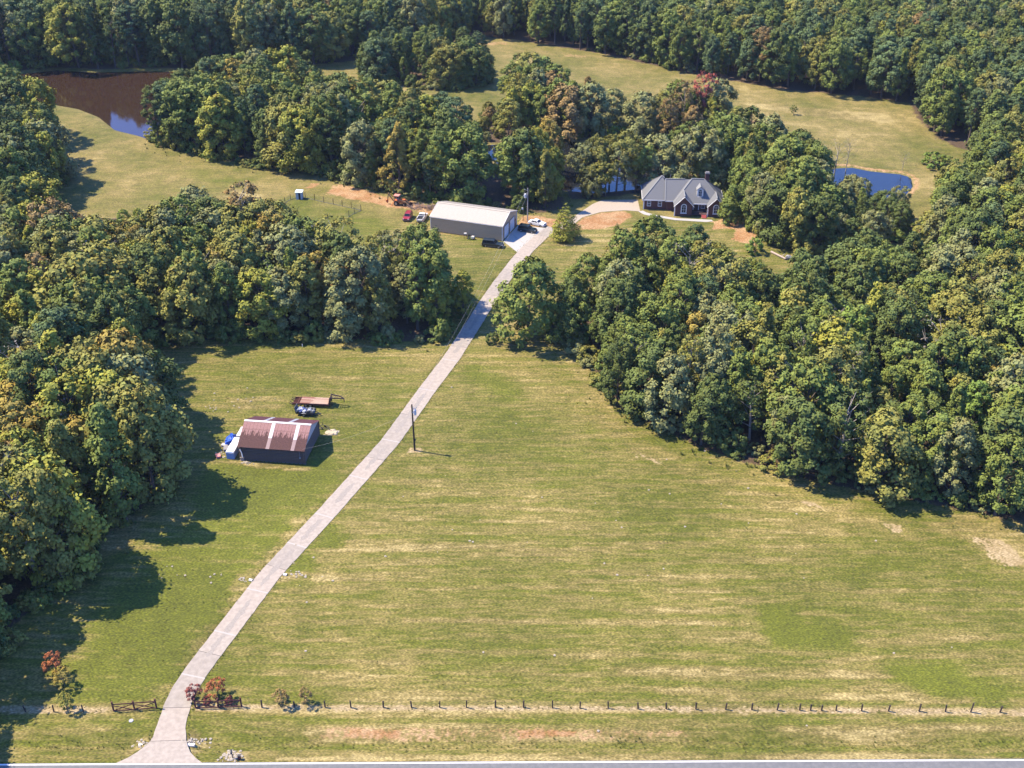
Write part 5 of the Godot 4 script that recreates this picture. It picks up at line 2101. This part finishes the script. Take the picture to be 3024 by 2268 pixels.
func build_yard() -> void:
	covered_stack("long stack under a white sheet with a blue front, beside the barn", -51.6, 172.0, -7, Vector3(1.45, 1.5, 5.0), mottled("sky_blue_wrap", Color(0.17, 0.27, 0.48), Color(0.24, 0.35, 0.56), 2.0), 5)
	covered_stack("shorter white-sheeted stack behind the blue-fronted one", -51.0, 176.5, -7, Vector3(1.3, 1.5, 3.2), mat("wrap_grey", 0.3, 0.3, 0.31), 6)
	var o := obj("blue_tarp", crumple(Vector3(0.75, 0.55, 1.6), 41), mat("tarp_bright_blue", 0.03, 0.09, 0.42, 0.35))
	o.transform = Transform3D(Basis(Vector3.UP, -0.15), P(-53.1, 175.4, 0.4))
	tag(o, "bright blue tarp bundled beside the white-sheeted stacks", "tarp")
	# odds and ends lying by the stacks
	var junk := [[-53.3, 172.6, 0.5, 0.25, 0.7, 0.20, 0.19, 0.19, "grey crate by the long white-sheeted stack"], [-54.3, 170.2, 0.4, 0.2, 0.5, 0.5, 0.2, 0.18, "faded red crate west of the long white-sheeted stack"], [-53.9, 173.8, 0.55, 0.2, 0.4, 0.42, 0.40, 0.38, "pale crate near the blue tarp"], [-49.6, 169.3, 0.35, 0.35, 0.35, 0.33, 0.28, 0.24, "tan crate between barn and stack"]]
	for j in junk:
		var s := Shape.new()
		var w: float = j[2]
		var h: float = j[3] * 2.0
		var l: float = j[4]
		s.box(Vector3(0, h * 0.5, 0), Vector3(w * 2 - 0.08, h - 0.06, l * 2 - 0.08))
		for y in [0.05, h - 0.05]:
			s.box(Vector3(0, y, l), Vector3(w * 2, 0.1, 0.05))
			s.box(Vector3(0, y, -l), Vector3(w * 2, 0.1, 0.05))
			s.box(Vector3(w, y, 0), Vector3(0.05, 0.1, l * 2))
			s.box(Vector3(-w, y, 0), Vector3(0.05, 0.1, l * 2))
		var c := obj("crate", s, mat("crate_%s" % j[8], j[5], j[6], j[7]))
		c.position = P(j[0], j[1])
		c.rotation.y = rng.randf_range(-0.4, 0.4)
		tag(c, j[8], "crate", "crates by the barn")
	# a bent white downspout against the west corner of the barn
	var s0 := Shape.new()
	s0.tube(P(-49.75, 168.9, 2.6), P(-49.4, 168.6, 1.9), 0.09, 0.09, 7)
	s0.tube(P(-49.4, 168.6, 1.9), P(-49.3, 168.4, 1.2), 0.1, 0.13, 7)
	tag(obj("white_pipe", s0, mat("pipe_white", 0.6, 0.58, 0.54)), "bent white pipe at the barn's corner nearest the stacks", "pipe")
	# black cart frame east of the barn
	var t := thing("cart_frame", "low black cart frame beside the barn's east end", "cart", P(-36.0, 179.6), -35)
	var s := Shape.new()
	for g in [-1.0, 1.0]:
		s.bar(Vector3(-0.9, 0.5, g * 0.4), Vector3(0.9, 0.5, g * 0.4), 0.08, 0.08)
		s.bar(Vector3(g * 0.9, 0.5, -0.4), Vector3(g * 0.9, 0.5, 0.4), 0.08, 0.08)
	s.bar(Vector3(0.9, 0.5, 0), Vector3(1.9, 0.25, 0), 0.07, 0.07)
	s.bar(Vector3(-0.9, 0.5, 0.4), Vector3(-0.9, 1.1, 0.4), 0.07, 0.07)
	s.bar(Vector3(-0.9, 0.5, -0.4), Vector3(-0.9, 1.1, -0.4), 0.07, 0.07)
	obj("frame", s, mat("trailer_black"), t)
	for g in [-1.0, 1.0]:
		wheel(t, -0.3, g * 0.5, 0.26, 0.12)
	# pale sand heap
	var heap := obj("sand_heap", crumple(Vector3(1.2, 0.3, 0.95), 17), mottled("pale_sand", Color(0.32, 0.27, 0.18), Color(0.42, 0.36, 0.25), 1.0))
	heap.position = P(-34.4, 178.3, 0.02)
	tag(heap, "low heap of pale sand on the grass east of the barn", "sand heap")
	# concrete lid, culvert ends, meter boxes by the road
	s = Shape.new()
	s.tube(P(-52.0, 107.1, -0.2), P(-52.0, 107.1, 0.08), 0.33, 0.31, 12)
	tag(obj("concrete_lid", s, mat("lid_pale", 0.3, 0.31, 0.31)), "round pale concrete lid in the grass west of the driveway", "lid")
	for e in [[-42.7, 103.2, 90.0, "white culvert pipe end in the ditch east of the driveway mouth"], [-49.6, 103.2, -90.0, "white culvert pipe end in the ditch west of the driveway mouth"], [-36.2, 137.2, 75.0, "white culvert pipe end beside the driveway's east edge, mid field"], [-41.4, 135.9, -105.0, "white culvert pipe end beside the driveway's west edge, mid field"]]:
		t = thing("culvert_pipe", e[3], "culvert", P(e[0], e[1], -0.35 if e[1] < 110 else 0.04), e[2] - 90.0, "culvert pipe ends")
		s = Shape.new()
		s.tube(Vector3(-1.6 if e[1] < 110 else -0.3, 0, 0), Vector3(0.3, 0, 0), 0.24, 0.24, 12, false)
		for k in 12:
			var a := TAU * k / 12.0
			var b := TAU * (k + 1) / 12.0
			s.quad(Vector3(0.3, cos(a) * 0.24, sin(a) * 0.24), Vector3(0.3, cos(b) * 0.24, sin(b) * 0.24), Vector3(0.3, cos(b) * 0.19, sin(b) * 0.19), Vector3(0.3, cos(a) * 0.19, sin(a) * 0.19))
		obj("pipe", s, mat("pipe_white"), t)
		s = Shape.new()
		s.tube(Vector3(-0.25, 0, 0), Vector3(0.22, 0, 0), 0.19, 0.19, 12)
		obj("bore", s, mat("shed_dark"), t)
	t = thing("mailbox", "dark mailbox on a leaning post in the pale gravel by the road", "mailbox", P(-36.7, 100.75), 8)
	s = Shape.new()
	s.bar(Vector3(0, -0.3, 0), Vector3(-0.1, 1.05, 0), 0.1, 0.1)
	obj("post", s, mat("brown_post"), t)
	s = Shape.new()
	s.box(Vector3(-0.12, 1.16, 0), Vector3(0.22, 0.2, 0.55))
	s.tube(Vector3(-0.12, 1.26, -0.275), Vector3(-0.12, 1.26, 0.275), 0.11, 0.11, 10)
	obj("box", s, mat("meter_dark"), t)
	t = thing("pedestal_box", "dark red utility pedestal box beside the mailbox", "utility box", P(-35.85, 100.62), 0)
	s = Shape.new()
	s.box(Vector3(0, 0.3, 0), Vector3(0.34, 0.7, 0.3))
	obj("cabinet", s, mat("pedestal_red", 0.09, 0.02, 0.02), t)
	s = Shape.new()
	s.box(Vector3(0, 0.67, 0), Vector3(0.4, 0.06, 0.36))
	obj("lid", s, mat("meter_dark"), t)
	t = thing("marker_post", "small white marker post in tree shade at the barn lawn's edge", "post", P(-45.5, 212.2), 0)
	s = Shape.new()
	s.tube(Vector3(0, -0.2, 0), Vector3(0, 0.6, 0), 0.09, 0.09, 8)
	obj("shaft", s, mat("pipe_white"), t)
	# riprap stones: by the mailbox and at the culverts
	var stone := mottled("riprap", Color(0.26, 0.225, 0.17), Color(0.42, 0.37, 0.29), 0.7)
	var mm := MultiMesh.new()
	mm.transform_format = MultiMesh.TRANSFORM_3D
	mm.mesh = crumple(Vector3(0.17, 0.1, 0.14), 3)
	var places_ := [[-37.0, 101.2, 1.5, 90], [-43.0, 103.6, 1.1, 26], [-41.2, 104.0, 1.2, 16], [-49.6, 103.4, 1.2, 20], [-34.2, 137.2, 1.4, 18], [-42.6, 135.9, 1.0, 14], [-48.4, 168.3, 0.9, 20], [-53.4, 171.2, 1.6, 26], [-57.0, 188.5, 7.0, 22], [15.0, 150.0, 55.0, 60], [-50.0, 135.0, 8.0, 10]]
	var total := 0
	for e in places_:
		total += e[3]
	mm.instance_count = total
	var i := 0
	for e in places_:
		for k in e[3]:
			var x: float = e[0] + rng.randfn() * e[2] * 0.6
			var d: float = e[1] + rng.randfn() * e[2] * 0.32
			var g := rng.randf_range(0.4, 1.25)
			mm.set_instance_transform(i, Transform3D(Basis(Vector3.UP, rng.randf() * TAU).scaled(Vector3.ONE * g), P(x, d, height(x, d) + 0.02)))
			i += 1
	var rip := MultiMeshInstance3D.new()
	rip.name = "gravel"
	rip.multimesh = mm
	rip.material_override = stone
	rip.set_meta("kind", "stuff")
	add_child(rip)
	tag(rip, "pale broken stones at the culverts and mailbox, a few strewn over the grass", "gravel")
	# fallen log and boulder by the brick house grove
	t = thing("fallen_log", "pale fallen log at the grove's edge below the brick house", "log", P(67.6, 259.4), 0)
	s = Shape.new()
	s.tube(Vector3(-1.6, 0.3, -1.9), Vector3(1.2, 0.3, 2.4), 0.3, 0.22, 8)
	obj("trunk", s, mottled("pale_log", Color(0.30, 0.235, 0.19), Color(0.40, 0.33, 0.28), 1.0), t)
	s = Shape.new()
	s.tube(Vector3(0.4, 0.4, 1.1), Vector3(1.3, 0.9, 0.6), 0.1, 0.05, 6)
	obj("stub", s, mat("stub_grey", 0.35, 0.32, 0.29), t)
	var rock := obj("boulder", crumple(Vector3(0.75, 0.6, 0.7), 91), mottled("grey_rock", Color(0.2, 0.2, 0.21), Color(0.38, 0.38, 0.38), 1.0))
	rock.position = P(69.6, 257.6, 0.3)
	tag(rock, "grey boulder beside the pale fallen log", "boulder")


func build_backhoe() -> void:
	var t := thing("backhoe_loader", "orange backhoe loader with canopy, boom raised, at the wood's edge", "backhoe", P(-31.6, 293.6), -14)
	var orange := mottled("orange_paint", Color(0.42, 0.11, 0.035), Color(0.55, 0.17, 0.06), 1.0, 0.5)
	var tan := mottled("worn_yellow", Color(0.44, 0.25, 0.10), Color(0.55, 0.33, 0.15), 1.0, 0.6)
	var s := Shape.new()
	s.box(Vector3(0.3, 1.0, 0), Vector3(3.2, 0.5, 0.9))
	s.box(Vector3(1.2, 1.5, 0), Vector3(1.5, 0.65, 0.8))
	s.box(Vector3(-0.5, 1.35, 0), Vector3(1.2, 0.3, 1.3))
	obj("body", s, orange, t)
	s = Shape.new()
	s.box(Vector3(-0.45, 2.85, 0), Vector3(1.6, 0.12, 1.7))
	obj("canopy", s, mottled("faded_red", Color(0.46, 0.17, 0.13), Color(0.58, 0.25, 0.2), 1.0), t)
	s = Shape.new()
	for x in [-1.1, 0.2]:
		for z in [-0.7, 0.7]:
			s.bar(Vector3(x, 1.3, z), Vector3(x, 2.85, z), 0.08, 0.08)
	obj("canopy_post", s, mat("post_grey", 0.3, 0.24, 0.22), t)
	s = Shape.new()
	s.box(Vector3(-0.35, 1.75, 0), Vector3(0.5, 0.15, 0.5))
	s.box(Vector3(-0.6, 2.0, 0), Vector3(0.12, 0.55, 0.5))
	obj("seat", s, mat("seat_pale", 0.5, 0.36, 0.33), t)
	for z in [-0.75, 0.75]:
		wheel(t, -0.55, z, 0.66, 0.4)
		wheel(t, 1.7, z * 0.9, 0.42, 0.28)
	# loader arms and bucket
	s = Shape.new()
	for z in [-0.62, 0.62]:
		s.bar(Vector3(0.4, 1.7, z), Vector3(2.1, 1.35, z), 0.14, 0.2)
		s.bar(Vector3(2.1, 1.35, z), Vector3(3.1, 0.5, z), 0.14, 0.2)
		s.bar(Vector3(0.7, 1.0, z), Vector3(2.2, 1.2, z), 0.08, 0.08)
	obj("loader_arm", s, tan, t)
	s = Shape.new()
	s.box(Vector3(3.1, 0.5, 0), Vector3(0.08, 0.8, 2.0))
	s.box(Vector3(3.5, 0.14, 0), Vector3(0.8, 0.08, 2.0))
	for z in [-1.0, 1.0]:
		s.box(Vector3(3.4, 0.45, z), Vector3(0.6, 0.6, 0.06))
	obj("loader_bucket", s, mat("bucket_dark", 0.09, 0.05, 0.04), t)
	# backhoe boom, dipper and bucket
	s = Shape.new()
	s.bar(Vector3(-1.5, 1.0, 0), Vector3(-3.0, 3.1, 0), 0.3, 0.26)
	obj("boom", s, tan, t)
	s = Shape.new()
	s.bar(Vector3(-2.95, 3.3, 0), Vector3(-3.25, 1.3, 0), 0.22, 0.22)
	s.bar(Vector3(-2.3, 2.5, 0.02), Vector3(-3.0, 3.0, 0.02), 0.1, 0.1)
	obj("dipper", s, tan, t)
	s = Shape.new()
	s.box(Vector3(-3.45, 0.95, 0), Vector3(0.5, 0.55, 0.6), Basis(Vector3.BACK, 0.4))
	s.box(Vector3(-3.3, 0.55, 0), Vector3(0.3, 0.3, 0.5))
	obj("digging_bucket", s, orange, t)
	s = Shape.new()
	for z in [-0.9, 0.9]:
		s.bar(Vector3(-1.5, 0.9, z * 0.5), Vector3(-1.8, 0.05, z), 0.1, 0.1)
		s.box(Vector3(-1.8, 0.04, z), Vector3(0.4, 0.06, 0.3))
	obj("stabiliser", s, orange, t)
	# a fallen heap of grey brush beside it
	var heap := thing("brush_heap", "heap of grey-brown cut brush and logs beside the backhoe", "brush heap", P(-24.8, 291.2))
	var g := Shape.new()
	for k in 90:
		var a := Vector3(rng.randf_range(-3.4, 3.4), rng.randf_range(0.05, 0.8), rng.randf_range(-1.1, 1.3))
		var dir := Vector3(rng.randf_range(-1, 1), rng.randf_range(-0.2, 0.35), rng.randf_range(-1, 1)).normalized()
		g.tube(a, a + dir * rng.randf_range(0.8, 2.2), 0.09, 0.03, 4, false)
	var br := obj("branches", g, mottled("brush_wood", Color(0.15, 0.10, 0.08), Color(0.34, 0.25, 0.21), 1.0), heap)
	br.set_meta("kind", "stuff")


func build_mower() -> void:
	var t := thing("riding_mower", "parked riding mower with a white hood against the workshop wall", "mower", P(-10.7, 270.1), -25)
	var s := Shape.new()
	s.box(Vector3(0.5, 0.55, 0), Vector3(0.9, 0.4, 0.6))
	s.box(Vector3(0.55, 0.8, 0), Vector3(0.7, 0.14, 0.5))
	obj("hood", s, mat("mower_white", 0.6, 0.57, 0.5), t)
	s = Shape.new()
	s.box(Vector3(-0.45, 0.5, 0), Vector3(0.9, 0.24, 0.85))
	s.box(Vector3(0, 0.28, 0), Vector3(1.0, 0.14, 1.2))
	obj("chassis", s, mat("mower_green", 0.10, 0.13, 0.04), t)
	s = Shape.new()
	s.box(Vector3(-0.4, 0.75, 0), Vector3(0.45, 0.12, 0.45))
	s.box(Vector3(-0.62, 1.0, 0), Vector3(0.1, 0.45, 0.45))
	obj("seat", s, mat("trailer_black"), t)
	s = Shape.new()
	s.bar(Vector3(0.1, 0.7, 0), Vector3(-0.05, 1.1, 0), 0.05, 0.05)
	s.tube(Vector3(-0.05, 1.08, 0), Vector3(-0.08, 1.12, 0), 0.2, 0.2, 10)
	obj("steering_wheel", s, mat("car_dark"), t)
	for z in [-0.45, 0.45]:
		wheel(t, -0.5, z, 0.28, 0.24)
		wheel(t, 0.7, z, 0.2, 0.16)
	t = thing("plastic_tank", "white plastic tank propped on a stand at the workshop wall", "tank", P(-12.2, 270.4), 0)
	s = Shape.new()
	s.tube(Vector3(-0.35, 1.35, 0), Vector3(0.35, 1.35, 0), 0.25, 0.25, 10)
	obj("drum", s, mat("mower_white"), t)
	s = Shape.new()
	for x in [-0.3, 0.3]:
		s.bar(Vector3(x, 0, -0.25), Vector3(x, 1.15, -0.15), 0.06, 0.06)
		s.bar(Vector3(x, 0, 0.25), Vector3(x, 1.15, 0.15), 0.06, 0.06)
	obj("stand", s, mat("stand_green", 0.12, 0.16, 0.06), t)


func build_cars() -> void:
	vehicle("parked_suv", "large dark green-blue suv parked on the grass by the workshop", "suv", P(-4.95, 265.25), -14, "suv", Vector3(5.5, 1.95, 2.0), Color(0.012, 0.022, 0.030), Color(0.13, 0.13, 0.125))
	vehicle("parked_suv", "black suv parked on the concrete pad before the workshop doors", "suv", P(4.1, 274.9), -21, "suv", Vector3(4.95, 1.82, 1.95), Color(0.012, 0.013, 0.017), Color(0.05, 0.05, 0.052))
	vehicle("parked_sedan", "white sedan parked on bare orange soil beyond the pad", "car", P(6.75, 279.4), -29, "sedan", Vector3(4.8, 1.45, 1.85), Color(0.74, 0.74, 0.74), Color(0.55, 0.55, 0.55))
	vehicle("parked_suv", "faded red suv parked on the grass west of the workshop", "suv", P(-28.3, 283.6), -100, "suv", Vector3(4.6, 1.75, 1.85), Color(0.26, 0.03, 0.045), Color(0.14, 0.10, 0.10))
	vehicle("parked_pickup", "white pickup truck with tailgate down beside the faded red suv", "pickup truck", P(-24.35, 283.3), 79, "pickup", Vector3(5.2, 1.75, 1.9), Color(0.66, 0.66, 0.66), Color(0.3, 0.3, 0.31))


func build_plants() -> void:
	tree("oak_tree", "broad dark oak standing alone hard against the driveway", "edge", 1, "mid-green", 3.4, 216.0, 19.5, 0.98)
	tree("pale_tree", "tall sparse pale-olive tree standing above the pen-side wood", "thin", 2, "bronze", -66.0, 252, 23, 1.0)
	tree("edge_tree", "tall tree throwing a long shadow, west of the barn's stacks", "maple", 1, "olive", -62.5, 157.5, 22, 0.95)
	tree("edge_tree", "tall pine-like tree at the lawn edge southwest of the barn", "poplar", 0, "mid-green", -65.5, 150.5, 24, 1.0)
	tree("edge_tree", "tall leaning edge tree halfway between barn and road", "maple_b", 0, "olive", -70.5, 134.5, 22, 0.9)
	tree("broadleaf_sapling", "low bushy tree filling the gap beside the lone oak", "edge", 2, "mid-green", 9.2, 215.5, 9.5, 0.9)
	tree("edge_tree", "dark edge tree third from the driveway past the lone oak", "edge", 1, "dark green", 13.5, 216.5, 14.5, 0.85)
	tree("cedar_tree", "bright green layered conifer beside the parking pad", "cedar", 0, "yellow-green", 13.4, 269.4, 12.0, 1.0)
	tree("cedar_tree", "small dark conifer on the house lawn above the mown grass", "cedar", 1, "mid-green", 27.6, 273.8, 3.6, 0.85)
	tree("round_shrub", "round bright green shrub below the brick house's bare soil", "round_bush", 0, "bright green", 61.8, 261.2, 4.2, 1.05, "", "shrub")
	tree("spreading_tree", "low spreading green tree at the brick house's east corner", "edge", 1, "mid-green", 58.6, 280.8, 7.2, 1.25)
	tree("maple_sapling", "orange maple sapling in the shade at the west wood's edge", "small", 0, "rust-red", -65.3, 116.1, 3.8, 1.0)
	tree("maple_sapling", "yellow-brown sapling just below the orange one", "small", 1, "ochre-tinted", -63.3, 113.6, 3.3, 1.05)
	tree("maple_sapling", "green sapling in the fence line west of the entrance boards", "small", 2, "olive", -61.3, 108.95, 3.2, 1.0)
	tree("maple_sapling", "maroon sapling leaning over the driveway at the entrance boards", "small", 0, "maroon", -44.2, 110.9, 2.7, 1.05)
	tree("maple_sapling", "orange-topped maple sapling behind the shrub-backed entrance boards", "small", 1, "rust-red", -41.0, 111.3, 3.5, 1.0)
	tree("maple_sapling", "bronze sapling in the fence line, first beyond the entrance boards", "small", 2, "bronze", -31.9, 109.9, 2.9, 1.1)
	tree("maple_sapling", "thin bronze sapling in the fence line, second beyond the entrance boards", "small", 0, "bronze", -28.7, 110.1, 2.9, 0.85)
	tree("low_shrub", "dark shrub clump behind the entrance boards, nearest the driveway", "round_bush", 1, "maroon", -42.3, 110.2, 1.25, 0.8, "", "shrub")
	tree("low_shrub", "dark shrub clump behind the entrance boards' far half", "round_bush", 2, "maroon", -39.2, 110.25, 1.3, 0.85, "", "shrub")
	tree("scarlet_tree", "tree with scarlet autumn leaves beyond the hidden pond", "thin", 0, "scarlet", 61, 353, 21, 0.8)
	tree("rust_tree", "thin rust-leaved tree beside the scarlet one", "thin", 1, "bronze", 54.5, 350, 19, 0.8)
	tree("orange_tree", "orange-tipped tree standing over the wood behind the workshop", "maple", 2, "ochre-tinted", 10.5, 318, 19, 1.0)
	tree("golden_tree", "tall golden-yellow tree over the backhoe", "poplar", 1, "ochre-tinted", -32.0, 299.5, 22, 1.0)
	tree("pale_tree", "slim green tree at the wood's tip over the driveway", "maple", 0, "yellow-green", -11.2, 226, 12, 0.9)
	tree("pale_tree", "short grey-green tree before the small blue pond", "hickory", 0, "grey-green", 104.0, 283.5, 9.5, 1.1)
	tree("bare_tree", "nearly bare grey tree on the near bank of the small blue pond", "bare", 0, "grey-green", 95.5, 316, 13, 0.9)
	tree("bare_tree", "thin leafless tree at the small blue pond's west end", "bare", 1, "grey-green", 100.5, 321.5, 12, 0.6)
	tree("bare_tree", "small crooked bare tree on the small blue pond's far bank", "bare", 2, "bare grey", 117.4, 321.4, 6, 0.7)
	tree("lone_sapling", "lone green sapling staked out in the back meadow", "small", 1, "mid-green", 96.3, 375.2, 3.4, 0.9)
	tree("dark_hedge_bush", "dense bright green bush at the wood's tip beyond the blue pond", "round_bush", 1, "bright green", 127.4, 324, 4.6, 1.3, "", "shrub")
	tree("dark_hedge_bush", "second green bush, between the dense bush and the wood", "round_bush", 2, "mid-green", 131.4, 323.4, 3.8, 1.3, "", "shrub")
	tree("small_juniper", "small dark juniper in the meadow below the pen", "cedar", 2, "mid-green", -87.5, 284, 6.5, 0.6)
	tree("brook_bush", "small dark bush where the driveway leaves the wood", "round_bush", 0, "dark green", -4.2, 213.5, 2.6, 1.0, "", "shrub")
	for e in [[-88.0, 176.0, 20.0, "leafless grey snag among the olive trees level with the barn"], [-74.0, 165.0, 18.5, "pale-limbed dead tree leaning at the wood's edge west of the barn"], [-27.0, 232.0, 18.0, "bare grey tree poking from the pen-side wood near the driveway"], [-48.0, 236.0, 18.5, "bare pale tree in the middle of the pen-side wood"], [-92.0, 228.0, 19.5, "dead tree standing where the two western woods meet"], [40.0, 228.0, 18.5, "bare grey tree at the back of the field wood toward the house"], [60.0, 178.0, 18.0, "pale dead tree deep in the field wood, nearest the mown corner"], [84.0, 190.0, 18.5, "leafless tree in the eastern heart of the field wood"]]:
		tree("dead_tree", e[3], "bare", int(e[2]) % 3, "bare grey", e[0], e[1], e[2], 1.0, "dead trees among the woods")
	for k in 13:
		var x := -101.0 + k * 2.6 + rng.randf_range(-0.8, 0.8)
		tree("bamboo_clump", "%s lime-green thicket clump from the west along the pen-side meadow" % ordinal(k + 1), "edge", k % 3, "lime-green", x, 270.5 + sin(k * 1.3) * 2.2, rng.randf_range(5.5, 8.5), 0.75, "lime-green thicket by the meadow", "thicket")


func build_objects() -> void:
	build_cars()
	build_fences()
	build_poles()
	build_trailers()
	build_yard()
	build_backhoe()
	build_mower()
	build_plants()


func _ready() -> void:
	rng.seed = 20240917
	# camera
	var cam := Camera3D.new()
	cam.name = "camera"
	cam.position = Vector3(0, EYE_HEIGHT, 0)
	cam.rotation_degrees = Vector3(-TILT, 0, 0)
	cam.fov = FOV
	cam.near = 1.0
	cam.far = 6000.0
	add_child(cam)
	# sky, haze, exposure
	var sky := ProceduralSkyMaterial.new()
	sky.sky_top_color = Color(0.28, 0.43, 0.72)
	sky.sky_horizon_color = Color(0.38, 0.54, 0.84)
	sky.sky_curve = 0.16
	sky.ground_bottom_color = Color(0.22, 0.22, 0.15)
	sky.ground_horizon_color = Color(0.60, 0.66, 0.70)
	sky.energy_multiplier = 1.25
	var env := Environment.new()
	env.background_mode = Environment.BG_SKY
	env.sky = Sky.new()
	env.sky.sky_material = sky
	env.tonemap_mode = Environment.TONE_MAPPER_LINEAR
	env.tonemap_exposure = 3.1
	env.sdfgi_enabled = true
	env.ssao_enabled = true
	env.ssil_enabled = true
	var we := WorldEnvironment.new()
	we.name = "world"
	we.environment = env
	add_child(we)
	# the sun stands in the west, a little north of the line across the picture, 54 degrees up
	var sun := DirectionalLight3D.new()
	sun.name = "sun"
	var along := Vector3(6.9, -10.0, 1.95).normalized()
	sun.basis = Basis.looking_at(along, Vector3.UP)
	sun.light_energy = 1.4
	sun.light_color = Color(1.0, 0.935, 0.83)
	sun.light_angular_distance = 0.5
	sun.shadow_enabled = true
	add_child(sun)
	env.fog_enabled = true
	env.fog_density = 0.00004
	env.fog_light_color = Color(0.78, 0.86, 0.96)
	places()
	build_ground()
	build_roads()
	build_woods()
	build_grass()
	build_buildings()
	build_objects()
